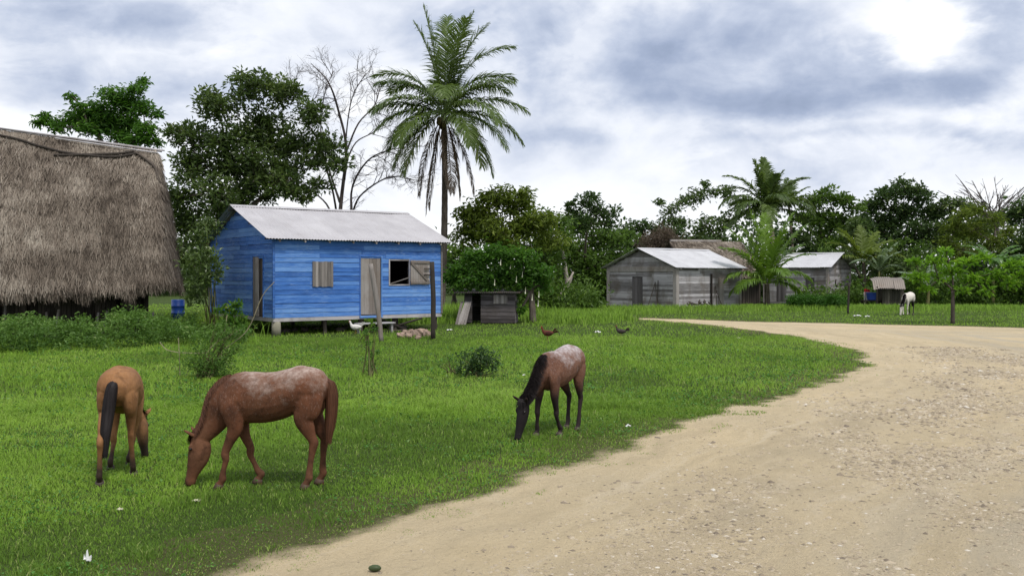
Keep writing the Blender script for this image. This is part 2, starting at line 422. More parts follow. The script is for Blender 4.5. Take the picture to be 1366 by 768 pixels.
# ------------------------------------------------------------------ grass
GRASS = leaf_mat('grass_blade', (.078, .148, .017), (.24, .425, .038), (.38, .40, .15), trans=.3, rough=.6, spec=.2, up=.65)
DRY = leaf_mat('road_edge_grass', (.07, .11, .02), (.16, .19, .05), (.33, .27, .13), trans=.25, rough=.7, spec=.15, up=.5)
def hut_free(p): return p
def blades(p, h, wd, lean, tint, mat, name, seg2=True, **tg):
    n = len(p); a = rng.random(n)*6.283; l = np.stack([np.cos(a), np.sin(a)], 1)*(lean*h)[:, None]
    b = rng.random(n)*3.1416; s = np.stack([np.cos(b), np.sin(b), np.zeros(n)], 1)*wd[:, None]*.5
    p3 = np.c_[p, np.zeros(n)]
    mid = p3+np.c_[l*.3, h*.58]; tip = p3+np.c_[l, h*(1-.25*lean)]
    v = np.stack([p3-s, p3+s, mid+s*.8, mid-s*.8, tip], 1).reshape(-1, 3)
    k = np.arange(n)[:, None]*5
    return tag(mesh_np(name, v, [k+np.array([[0, 1, 2, 3]]), k+np.array([[3, 2, 4]])], mat, tint=np.repeat(tint, 5)), **tg)
def lawn_pts(n, y0, y1, pw):
    y = y0+(y1-y0)*rng.random(n)**pw; x = (rng.random(n)*2-1)*(y*.62+1.5)
    return np.c_[x, y]
def make_grass():
    p = np.vstack([lawn_pts(440000, 5.2, 17, 1.3), lawn_pts(260000, 15, 34, 1.2), lawn_pts(120000, 32, 72, 1.2)])
    s = warp_sd(p); dist = np.hypot(*p.T)
    thin = np.clip((-s+.12)/.36, .0, 1)*np.clip(.42+1.25*(fbm(p[:, 0]*.7, p[:, 1]*.55, 61)-.12), .4, 1)
    keep = (s < .12) & (rng.random(len(p)) < .12+.88*thin)
    # a few tufts creeping on to the road margin
    keep |= (s < .5) & (s >= 0) & (fbm(p[:, 0]*3, p[:, 1]*3, 41) > .66) & (rng.random(len(p)) < .5)
    p = p[keep]; s = s[keep]; dist = dist[keep]; n = len(p)
    patch = np.clip((fbm(p[:, 0]*.5, p[:, 1]*.36, 2)-.5)*2.2+.5, 0, 1); fine = fbm(p[:, 0]*3, p[:, 1]*2.2, 8)
    h = .022+.085*patch*rng.random(n)+.05*fine*rng.random(n)+.11*np.clip(fine-.58, 0, 1)*rng.random(n)*4
    tall = np.exp(-(((p[:, 0]+.2)/2.6)**2+((p[:, 1]-16.5)/2.0)**2)); h *= 1+1.1*tall
    h *= np.clip(-s/1.4+.45, .45, 1.0)
    h *= np.clip(dist/16, .9, 1.35)
    wd = np.clip(.0035+dist*.00045, .004, .035)*rng.uniform(.7, 1.3, n)
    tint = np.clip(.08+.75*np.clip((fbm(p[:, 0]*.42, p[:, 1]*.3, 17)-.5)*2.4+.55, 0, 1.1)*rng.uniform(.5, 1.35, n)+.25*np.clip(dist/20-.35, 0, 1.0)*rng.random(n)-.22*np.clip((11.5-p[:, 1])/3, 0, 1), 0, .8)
    straw = rng.random(n) < (.045+.03*np.clip((12-p[:, 1])/4, 0, 1)+.07*(fbm(p[:, 0]*1.2, p[:, 1]*1.2, 70) > .6)+.45*np.clip(1+s/.45, 0, 1)); tint[straw] = rng.uniform(.8, 1, straw.sum())
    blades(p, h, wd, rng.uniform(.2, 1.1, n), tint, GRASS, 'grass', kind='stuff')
    # tall rank grass: behind the houses and round the coop
    zones = [(-4, 46, 5, 6, 9000, .9), (-11.5, 42, 2.5, 6, 5000, .9), (3.5, 56, 6, 3, 7000, .4), (14, 60.5, 14, 2.2, 6000, .45), (3.5, 47, 2.5, 1.5, 3000, .5), (27, 62, 12, 3, 7000, .4), (2.6, 44.5, 1.6, 1.2, 1500, .42), (-22, 36, 8, 6, 5000, .9)]
    P_ = []; H = []
    for x, y, rx, ry, c, hh in zones:
        q = np.c_[rng.normal(x, rx*.5, c), rng.normal(y, ry*.5, c)]; q = q[road_sd(q) < -.8]
        P_.append(q); H.append(hh*rng.uniform(.4, 1.1, len(q)))
    q = np.vstack(P_); h = np.concatenate(H)
    # keep it off the floors of the buildings
    ok = np.ones(len(q), bool)
    for (bx, by, th, lx, ly) in FOOTPRINTS:
        dx = q[:, 0]-bx; dy = q[:, 1]-by; u = dx*math.cos(th)+dy*math.sin(th); v_ = -dx*math.sin(th)+dy*math.cos(th)
        ok &= ~((u > -.3) & (u < lx+.3) & (v_ > -1.6) & (v_ < ly+.3))
    ok &= ~((np.abs(q[:, 0]+1.0) < 4.0) & (q[:, 1] < 43.4)); h = np.where((np.abs(q[:, 0]+1) < 3) & (q[:, 1] < 46), h*.5, h)
    q = q[ok]; h = h[ok]
    blades(q, h, rng.uniform(.02, .05, len(q)), rng.uniform(.1, .6, len(q)), np.clip(rng.normal(.5, .2, len(q)), 0, .85), GRASS, 'tall_grass', kind='stuff')
    # broad leaves of clover and plantain between the blades
    p = lawn_pts(46000, 5.2, 30, 1.5); s = warp_sd(p)
    p = p[(s < -.1) & (fbm(p[:, 0]*.9, p[:, 1]*.9, 55) > .5)]
    n = len(p); d = rand_dir(n); d[:, 2] = np.abs(d[:, 2])*.5
    c = np.c_[p, rng.uniform(.02, .06, n)]
    L = rng.uniform(.02, .045, n)*np.clip(p[:, 1]/10, 1, 2)
    v, f, tt = leaves_geo(c, d, np.tile([0, 0, 1.0], (n, 1)), L, L*.7, np.clip(rng.normal(.6, .2, n), 0, .95))
    tag(mesh_np('clover', v, f, leaf_mat('clover_leaf', (.035, .12, .015), (.09, .23, .03), (.22, .32, .10), trans=.25, up=.3), tint=tt), kind='stuff')

# the plan of every building: corner x, y, turn, length along the front, depth
BLUE = (G(365, 448)[0]+.18, G(365, 448)[1], R(37), 7.4, 6.9)
BLUE = (-8.90, 35.0, R(37), 7.4, 6.9)
SHED = (10.95, 62.5, R(40), 7.0, 6.3)
SHED2 = (24.25-5.0*math.cos(R(-35)), 72-5.0*math.sin(R(-35)), R(-35), 5.0, 6.2)
COOP = (-2.20, 43.6, R(-4), 2.35, 1.8)
FOOTPRINTS = [BLUE, SHED, SHED2, COOP, (-25.6, 29.2, R(20), 12.2, 6)]

# ------------------------------------------------------------------ broadleaf trees
BARK = bark_mat('grey_brown_bark', (.075, .058, .045), (.19, .16, .135))
PALEBARK = bark_mat('pale_bark', (.22, .19, .165), (.42, .38, .34), 5)
def limb(mb, a, b, r0, r1, sag=.12, n=7, side=6):
    a = np.asarray(a, float); b = np.asarray(b, float); d = b-a; L = np.linalg.norm(d)
    mid = (a+b)/2+np.array([rng.normal()*.08*L, rng.normal()*.08*L, sag*L*(1 if d[2] > -.1 else -1)])
    mb.tube(bez(a, mid, b, n), np.linspace(r0, r1, n), side, wob=.15)
def tree(name, label, cat, base, clumps, mat, leafL=.3, leafW=.13, dens=110, sub=10, trunk=.25, fork=None, group=None,
         per=16, subr=.30, bark=None, rosette=True, flat=.75, twigs=True, kind_trunk=True, droop=.15, crown_name='crown', low=.15):
    """clumps: (centre xyz, radius).  Leaves sit in rosettes on many twig ends spread through every clump, so that sky shows between."""
    base = np.asarray(base, float); root = empty(name, base); tag(root, label, cat, group)
    cl = [(np.asarray(c, float)-base, r) for c, r in clumps]
    cm = sum(c*r for c, r in cl)/sum(r for _, r in cl)
    fork = np.array([cm[0]*.25, cm[1]*.25, max(.25*cm[2], .3)]) if fork is None else np.asarray(fork, float)-base
    mb = MB()
    mb.tube(bez([0, 0, -.1], [fork[0]*.2, fork[1]*.2, fork[2]*.5], fork, 8), np.linspace(trunk*1.25, trunk*.85, 8), 9, wob=.2)
    C = []; D = []; T = []; 
    order = sorted(cl, key=lambda k: np.linalg.norm(k[0]-fork))
    nodes = [(fork, trunk*.8)]
    for c, r in order:
        # hang each limb on the nearest limb already there that is closer to the fork
        j = min(range(len(nodes)), key=lambda i: np.linalg.norm(nodes[i][0]-c)+.45*np.linalg.norm(nodes[i][0]-fork))
        p0, r0 = nodes[j]; r1 = max(r0*.62, .03)
        limb(mb, p0, c, r0*.8, r1*.55); nodes.append((c, r1))
        r *= 1.08; k = max(5, int(sub*2.3*r*r)); 
        u = rand_dir(k); rad = rng.random(k)**.45
        tips = c+u*rad[:, None]*np.array([1, 1, flat])*r
        for tip in tips[:int(min(k, 26))] if twigs else []:
            mb.tube(bez(c, (c+tip)/2+np.array([0, 0, .1*r]), tip, 4), [r1*.4, r1*.3, r1*.2, .012], 4, cap=False)
        for i, tip in enumerate(tips):
            m_ = int(per*1.15)+int(rng.integers(-per//3, per//3+1))
            sr = subr*r**.5
            if rosette:
                q = tip+rng.normal(size=(m_, 3))*sr*.55*np.array([1, 1, .6]); d = norm(q-tip+np.array([0, 0, .25])*sr+rng.normal(size=(m_, 3))*.3*sr)
            else:
                q = tip+rng.normal(size=(m_, 3))*sr*np.array([1, 1, .7]); d = norm(rng.normal(size=(m_, 3))*np.array([1, 1, .5])-np.array([0, 0, low]))
            C.append(q); D.append(d); T.append(np.full(m_, rng.normal(.45, .2))+rng.normal(0, .13, m_))
    C = np.vstack(C); D = np.vstack(D); T = np.clip(np.concatenate(T), 0, 1)
    nr = norm(rng.normal(size=C.shape)*.55+np.array([0, 0, 1.0]))
    s = rng.uniform(.7, 1.25, len(C))
    v, f, tt = leaves_geo(C, D, nr, leafL*s, leafW*s, T, droop=droop)
    mb.build('trunk', bark or BARK, root, True)
    mesh_np(crown_name, v, f, mat, root, tint=tt)
    return root
def pc(D, *lst):
    """clumps surveyed on the photograph at distance D: (px, py, radius px[, depth offset])"""
    out = []
    for c in lst:
        dd = D+(c[3] if len(c) > 3 else rng.uniform(-1, 1)*c[2]/F*D*.9)
        out.append((P(c[0], c[1], dd), c[2]/F*D))
    return out
DKLEAF = leaf_mat('dark_glossy_leaf', (.042, .076, .020), (.115, .175, .040), (.22, .28, .08), trans=.25, rough=.4, spec=.45)
MIDLEAF = leaf_mat('mid_green_leaf', (.045, .09, .016), (.12, .21, .030), (.20, .31, .05), trans=.35)
WOOD2 = leaf_mat('pale_woodland_leaf', (.055, .095, .030), (.115, .175, .048), (.19, .24, .07), trans=.3)
WOODLEAF = leaf_mat('woodland_leaf', (.036, .070, .022), (.078, .135, .036), (.15, .20, .055), trans=.25)
LAYER = leaf_mat('layered_leaf', (.035, .095, .014), (.10, .23, .025), (.18, .33, .04), trans=.4)
OLIVE = leaf_mat('olive_feathery_leaf', (.08, .12, .016), (.165, .225, .03), (.25, .30, .05), trans=.4)
BRIGHT = leaf_mat('bright_leaf', (.075, .18, .015), (.20, .38, .028), (.40, .50, .06), trans=.45)
PALMLEAF = leaf_mat('palm_leaf', (.05, .09, .022), (.15, .22, .045), (.27, .23, .09), trans=.35, rough=.45, spec=.4)
YPALM = leaf_mat('young_palm_leaf', (.08, .16, .015), (.19, .31, .04), (.28, .33, .06), trans=.4, rough=.45, spec=.4)

def trees_left():
    # big dark tree between hut and house
    cl = pc(50, (250, 180, 26), (290, 140, 30), (335, 118, 30), (380, 122, 26), (415, 150, 22), (262, 225, 32), (235, 265, 26), (300, 190, 34), (350, 165, 30),
            (395, 190, 26), (435, 195, 22), (340, 235, 26), (290, 262, 34), (250, 300, 30), (235, 340, 28), (280, 320, 28, 3), (375, 245, 22), (415, 215, 18), (455, 215, 12), (320, 265, 24), (345, 240, 20), (330, 212, 24), (308, 225, 22), (368, 195, 24), (388, 225, 20), (345, 185, 24), (392, 252, 16), (365, 225, 18), (425, 248, 14), (300, 292, 18), (405, 262, 12), (445, 222, 12), (268, 350, 22, -2), (235, 380, 14), (355, 262, 14, 2), (262, 372, 16, -3))
    tree('broadleaf_tree', 'big dark glossy-leaved tree crowding up behind the left gable of the blue house', 'tree', G(335, 424), cl, DKLEAF, .31, .13, sub=16, per=15, trunk=.34, subr=.26, fork=P(335, 300, 50))
    cl = pc(56, (70, 164, 14), (100, 158, 18), (105, 142, 10), (130, 150, 22), (160, 128, 22), (180, 118, 13), (150, 160, 24), (190, 145, 16), (195, 172, 16), (165, 182, 16), (128, 172, 14), (205, 188, 10), (50, 163, 6), (60, 155, 5), (212, 152, 5), (95, 128, 6), (193, 108, 5), (140, 165, 20), (115, 170, 14), (170, 165, 16), (80, 172, 10), (170, 140, 18), (185, 185, 16))
    tree('layered_tree', 'bright green flat-layered tree rising behind the thatched roof ridge', 'tree', G(150, 420), cl, LAYER, .34, .11, sub=15, per=18, trunk=.3, flat=.5, subr=.24, rosette=False, fork=P(145, 205, 56))
    # bare branching tree behind the roof
    root = empty('bare_tree', G(456, 419)); tag(root, 'leafless grey tree with fine bare branches between the dark tree and the tall palm', 'tree')
    mb = MB(); b0 = np.array(root.location); D = 54
    def Q(px, py, dd=0): return P(px, py, D+dd)-b0
    stems = [[(456, 419), (452, 330), (455, 270), (462, 200), (452, 150), (438, 110), (415, 85)], [(456, 400), (468, 300), (470, 250), (490, 215), (520, 200), (540, 198)],
             [(455, 340), (440, 280), (415, 255), (385, 243)], [(455, 330), (445, 260), (432, 215), (420, 180), (400, 150), (392, 110)], [(468, 290), (480, 262), (510, 240), (535, 235), (548, 240)],
             [(461, 205), (478, 165), (500, 140), (508, 110)], [(460, 220), (475, 190), (500, 175), (520, 150)], [(453, 270), (440, 230), (428, 195), (432, 130), (445, 95)], [(460, 240), (462, 180), (470, 130), (488, 98)]]
    def twig(p, d, L, r, lev):
        q = p+d*L; mid = (p+q)/2+rng.normal(size=3)*L*.09
        mb.tube(bez(p, mid, q, 5), np.linspace(r, r*.45, 5), 4, cap=False)
        if lev <= 0: return
        for _ in range(int(rng.integers(3, 5))):
            tt = rng.uniform(.45, 1); nd = norm(d+rng.normal(size=3)*.62+np.array([0, 0, .12])); twig(p+(q-p)*tt, nd, L*rng.uniform(.5, .75), r*.55, lev-1)
    for i, st in enumerate(stems):
        pts = poly_smooth([Q(a, b, (k/len(st))*rng.uniform(-2.5, 2.5)) for k, (a, b) in enumerate(st)], 5)
        r0 = [.16, .09, .07, .075, .06, .06, .05, .06, .05][i]
        mb.tube(pts, np.linspace(r0, .022, len(pts)), 6, wob=.15)
        for k in range(8, len(pts)-1, 1 if i else 2):
            d = norm(pts[k+1]-pts[k]); 
            if pts[k][2] > 4.5 and rng.random() < .95: twig(pts[k], norm(d+rng.normal(size=3)*.75), rng.uniform(.7, 1.5), .024, 3)
    mb.build('trunk', bark_mat('bare_branch_bark', (.05, .042, .04), (.115, .10, .095)), root, True)

# ------------------------------------------------------------------ palms
def frond_mesh(name, root, org, az, e0, bend, L, mat, tint, nl=46, leafL=.75, leafw=.045, droop=.55, wilt=0.0, rach=.035):
    n = 14; t_ = np.linspace(0, 1, n); ang = R(e0)-R(bend)*t_**1.35; ds = L/(n-1)
    hor = np.array([math.cos(R(az)), math.sin(R(az)), 0]); up = np.array([0, 0, 1.0])
    dirs = np.cos(ang)[:, None]*hor+np.sin(ang)[:, None]*up
    pts = np.vstack([[0, 0, 0], np.cumsum(dirs[:-1]*ds, 0)])+np.asarray(org)
    mb = MB(); mb.tube(pts, np.linspace(rach, .008, n), 5, tint=min(tint+.25, 1))
    side = np.cross(hor, up)
    tt = np.linspace(.13, .995, nl); V = []; Qd = []; k = 0; TT = []
    idx = tt*(n-1); i0 = np.minimum(idx.astype(int), n-2); fr = (idx-i0)[:, None]
    base = pts[i0]*(1-fr)+pts[i0+1]*fr; dd = norm(dirs[i0]*(1-fr)+dirs[i0+1]*fr)
    nrm = norm(np.cross(np.tile(side, (nl, 1)), dd))
    ln = 1.3*leafL*np.clip(np.sin(np.pi*np.clip(tt*.86+.12, 0, 1))**.6, .25, 1)*rng.uniform(.8, 1.15, (nl,))
    for sg in (1, -1):
        droop_ = droop*(.62 if e0 > 55 else 1.0)
        d0 = norm(side*sg*(1-.3*tt[:, None])+dd*(.40+.5*tt[:, None])+nrm*.18+rng.normal(size=(nl, 3))*.07)
        g = np.array([0, 0, -1.0])
        d1 = norm(d0*(1-droop_*.5)+g*droop_*(.62+wilt)+rng.normal(size=(nl, 3))*.08); d2 = norm(d1*(1-droop_*.8)+g*droop_*(.95+wilt)+rng.normal(size=(nl, 3))*.08)
        p1 = base+d0*ln[:, None]*.35; p2 = p1+d1*ln[:, None]*.35; p3 = p2+d2*ln[:, None]*.3
        wv = norm(np.cross(d0, nrm)+rng.normal(size=(nl, 3))*.35)*leafw*.72
        v = np.stack([base-wv*.6, base+wv*.6, p1+wv, p1-wv, p2+wv*.75, p2-wv*.75, p3], 1).reshape(-1, 3)
        kk = np.arange(nl)[:, None]*7
        q = np.concatenate([kk+np.array([[0, 1, 2, 3]]), kk+np.array([[3, 2, 4, 5]])]); t3 = kk+np.array([[5, 4, 6]])
        mb.raw(v, q, t3, tint=np.repeat(np.clip(tint+rng.normal(0, .08, nl)+wilt*.1, 0, 1), 7))
    return mb.build(name, mat, root)
def palm(name, label, base, crown, fronds, mat, trunk=(.22, .13), lean=(0, 0), group=None, leafL=.75, leafw=.045, nl=46, coconuts=0, dead=()):
    base = np.asarray(base, float); crown = np.asarray(crown, float)-base
    root = empty(name, base); tag(root, label, 'palm tree', group)
    mb = MB(); n = 40; pts = bez([0, 0, -.1], [crown[0]*.3+lean[0], lean[1], crown[2]*.5], crown, n)
    r = np.linspace(trunk[0], trunk[1], n)*(1+.06*(np.arange(n) % 2)); r[:4] *= [1.5, 1.3, 1.15, 1.05]
    mb.tube(pts, r, 10); mb.build('trunk', BARK, root, False)
    for (az, e0, bend, L) in fronds:
        frond_mesh('frond', root, crown+np.array([math.cos(R(az)), math.sin(R(az)), 0])*.1, az, e0, bend, L, mat, rng.uniform(.15, .6) if e0 > -20 else rng.uniform(.5, .8), nl, leafL, leafw)
    for (az, e0, bend, L) in dead:
        frond_mesh('dead_frond', root, crown+np.array([math.cos(R(az)), math.sin(R(az)), 0])*.12-np.array([0, 0, .25]), az, e0, bend, L, DEADP, .6, int(nl*.8), leafL*.8, leafw*.8, droop=.85, wilt=.6)
    for i in range(coconuts):
        a = rng.uniform(0, 6.28); c = crown+np.array([math.cos(a)*.3, math.sin(a)*.3, rng.uniform(-.75, -.3)])
        m2 = MB(); m2.ball(c, .14, 8, 6, sq=(1, 1, 1.2)); m2.build('coconut', plain_mat('coconut_husk', (.10, .11, .03), (.16, .10, .04)), root, True)
    return root
DEADP = leaf_mat('dead_frond_leaf', (.10, .07, .05), (.20, .15, .11), (.30, .24, .18), trans=.2)
def palms():
    fr = [(85, 86, 22, 5.6), (186, 84, 10, 5.7), (8, 74, 78, 5.6), (-60, 78, 45, 5.2), (0, 83, 22, 5.5), (2, 79, 38, 5.3), (180, 83, 26, 5.0),
          (172, 62, 88, 4.7), (188, 50, 72, 4.0), (150, 58, 95, 4.2), (180, 18, 42, 3.9), (196, 6, 62, 3.9), (165, -6, 66, 3.8), (205, 30, 90, 4.2),
          (8, 60, 88, 4.6), (-15, 46, 66, 4.2), (28, 52, 85, 4.5), (0, 26, 68, 4.7), (6, 4, 66, 4.7), (-22, -8, 60, 4.3), (-40, 20, 90, 4.3),
          (-85, 42, 105, 4.2), (90, 40, 95, 4.2), (-60, -5, 80, 4.0), (230, -6, 70, 4.0),
          (182, -32, 45, 4.0), (-6, -36, 45, 4.3), (-35, -28, 60, 4.1), (212, -40, 45, 4.2)]
    palm('coconut_palm', 'tall coconut palm with brown hanging skirt rising behind the blue house', G(588, 422), P(592, 150, 50), fr, PALMLEAF, (.20, .14), (.25, 0),
         leafL=1.08, leafw=.043, nl=84, coconuts=7, dead=((185, -78, 8, 5.2), (200, -80, 6, 4.9), (5, -76, 12, 4.4), (-60, -74, 10, 4.2), (-10, -60, 26, 4.4), (165, -62, 30, 4.4)))
    D = 80
    fr = [(95, 86, 12, 4.2), (0, 80, 26, 4.0), (185, 80, 18, 4.0), (-70, 80, 30, 3.6), (15, 62, 60, 5.2), (170, 58, 105, 6.0), (10, 40, 100, 5.4), (190, 42, 105, 5.6), (-10, 25, 90, 4.8), (175, 20, 90, 5.2), (200, 8, 80, 4.8), (178, 66, 70, 5.6), (2, 66, 72, 5.4), (100, 84, 10, 5.2), (182, 80, 12, 5.0),
          (-30, 30, 90, 4.8), (215, 30, 95, 4.8), (-80, 50, 100, 4.2), (-100, 20, 100, 4.4), (80, 30, 90, 4.4), (0, 5, 80, 5.0), (180, 0, 75, 5.0), (45, 45, 80, 4.4), (135, 40, 80, 4.4)]
    palm('leaning_palm', 'mature palm with arching fronds towering over the thatched roof behind the grey sheds', G(1035, 404), P(1024, 280, D), [(a, e, b, l*.88) for a, e, b, l in fr], PALMLEAF, (.22, .15), leafL=.95, leafw=.085, nl=52)
    palm('small_palm', 'small palm top peeping out right beside the mature palm above the grey sheds', G(1058, 401), P(1052, 272, 85), [(a, e, b, 2.4) for a, e, b in ((90, 85, 15), (0, 60, 50), (180, 65, 50), (20, 30, 70), (160, 30, 70), (-90, 50, 70), (45, 75, 30), (135, 70, 30), (-45, 40, 70))], PALMLEAF, (.14, .1), leafL=.6, leafw=.08, nl=30)
    fr = [(85, 84, 14, 5.0), (5, 80, 26, 5.2), (184, 84, 16, 5.2), (0, 72, 40, 5.0), (180, 70, 40, 4.9), (180, 78, 30, 4.3), (-60, 80, 35, 4.0), (200, 62, 62, 4.1), (-10, 60, 70, 3.9), (20, 64, 55, 4.2), (160, 62, 60, 4.2), (0, 42, 100, 3.4), (185, 42, 105, 3.4), (-80, 50, 100, 3.2), (210, 22, 90, 3.0), (-25, 24, 95, 3.0), (90, 40, 90, 3.2), (175, 12, 80, 2.8), (10, 10, 80, 2.8)]
    palm('young_palm', 'young yellow-green palm standing between the two grey sheds', G(1024, 410), P(1023, 378, 65), fr, YPALM, (.2, .16), leafL=.8, leafw=.07, nl=44)
    # a palm-like clump far right of the second shed
    palm('wild_palm', 'ragged olive palm at the edge of the woods behind the second grey shed', G(1155, 404), P(1152, 350, 75), [(a, e, b, 3.4) for a, e, b in ((80, 75, 30), (10, 60, 70), (170, 58, 75), (-20, 35, 80), (200, 30, 80), (-90, 50, 90), (40, 70, 50), (140, 70, 50), (185, 70, 40))], OLIVE, (.16, .12), leafL=.6, leafw=.08, nl=36)

def banana(label, base, H, mat, nleaf=9, L=2.4, group='banana plants by the woods', azs=None):
    base = np.asarray(base, float); root = empty('banana_plant', base); tag(root, label, 'banana plant', group)
    mb = MB(); mb.tube(bez([0, 0, -.05], [.05, 0, H*.5], [.1, 0, H], 8), np.linspace(.15, .07, 8), 8)
    mb.build('stem', plain_mat('banana_stem', (.10, .13, .04), (.16, .12, .05), 6), root, True)
    for i in range(nleaf):
        az = (azs[i] if azs else i*137.5+rng.uniform(-15, 15)); e0 = rng.uniform(40, 82); bend = rng.uniform(50, 110); l = L*rng.uniform(.8, 1.15)
        n = 16; t_ = np.linspace(0, 1, n); ang = R(e0)-R(bend)*t_**1.3
        hor = np.array([math.cos(R(az)), math.sin(R(az)), 0]); side = np.array([-hor[1], hor[0], 0])
        d = np.cos(ang)[:, None]*hor+np.sin(ang)[:, None]*np.array([0, 0, 1.0])
        p = np.vstack([[0, 0, 0], np.cumsum(d[:-1]*l/(n-1), 0)])+np.array([.1, 0, H-.1])
        nrm = np.cross(d, side); w = .3*np.clip(np.sin(np.pi*np.clip((t_-.12)/.88, 0, 1))**.55, 0, 1)*rng.uniform(.85, 1.15, n)
        m2 = MB(); m2.tube(p, np.linspace(.03, .008, n), 4, tint=.9)
        for sg in (1, -1):
            for k in range(2, n-1):
                if rng.random() < .1: continue
                g = rng.uniform(.0, .2)
                a0 = p[k]; a1 = p[k]*(g)+p[k+1]*(1-g); b1 = a1+side*sg*w[k+1]+nrm[k+1]*w[k+1]*.2*(-1)-np.array([0, 0, rng.uniform(.1, .5)*w[k]]); b0 = a0+side*sg*w[k]-np.array([0, 0, rng.uniform(.1, .5)*w[k]])
                m2.raw([a0, a1, b1, b0], [[0, 1, 2, 3]], tint=np.clip(rng.normal(.5, .1)+i*.03, 0, 1))
        m2.build('leaf', mat, root)
    return root

def bush(name, label, base, clumps, mat, leafL, leafW, sub, per, stems=14, cat='bush', group=None, subr=.25, rosette=False, stem_mat=None, flat=.8):
    base = np.asarray(base, float); root = empty(name, base); tag(root, label, cat, group)
    mb = MB(); C = []; D = []; T = []
    for c, r in clumps:
        c = np.asarray(c, float)-base
        for _ in range(max(2, stems//len(clumps))):
            tip = c+rand_dir(1)[0]*r*.7; tip[2] = abs(tip[2]); mb.tube(bez([rng.normal()*.12, rng.normal()*.12, 0], [tip[0]*.3, tip[1]*.3, tip[2]*.7], tip, 5), np.linspace(.02, .006, 5), 4, cap=False)
        k = max(4, int(sub*r*r*10)); tips = c+rand_dir(k)*rng.random((k, 1))**.4*r*np.array([1, 1, flat])
        for tip in tips:
            q = tip+rng.normal(size=(per, 3))*subr*r*.6; C.append(q); D.append(norm(q-tip+rng.normal(size=(per, 3))*.08+np.array([0, 0, .03]))); T.append(np.clip(rng.normal(.45, .18)+rng.normal(0, .12, per), 0, 1))
    C = np.vstack(C); D = np.vstack(D); T = np.concatenate(T); C[:, 2] = np.abs(C[:, 2])+.01
    nr = norm(rng.normal(size=C.shape)*.6+np.array([0, 0, 1.0])); s = rng.uniform(.65, 1.3, len(C))
    v, f, tt = leaves_geo(C, D, nr, leafL*s, leafW*s, T)
    mb.build('stem', stem_mat or bark_mat('green_stem', (.10, .12, .04), (.16, .15, .07)), root, True); mesh_np('foliage', v, f, mat, root, tint=tt)
    return root

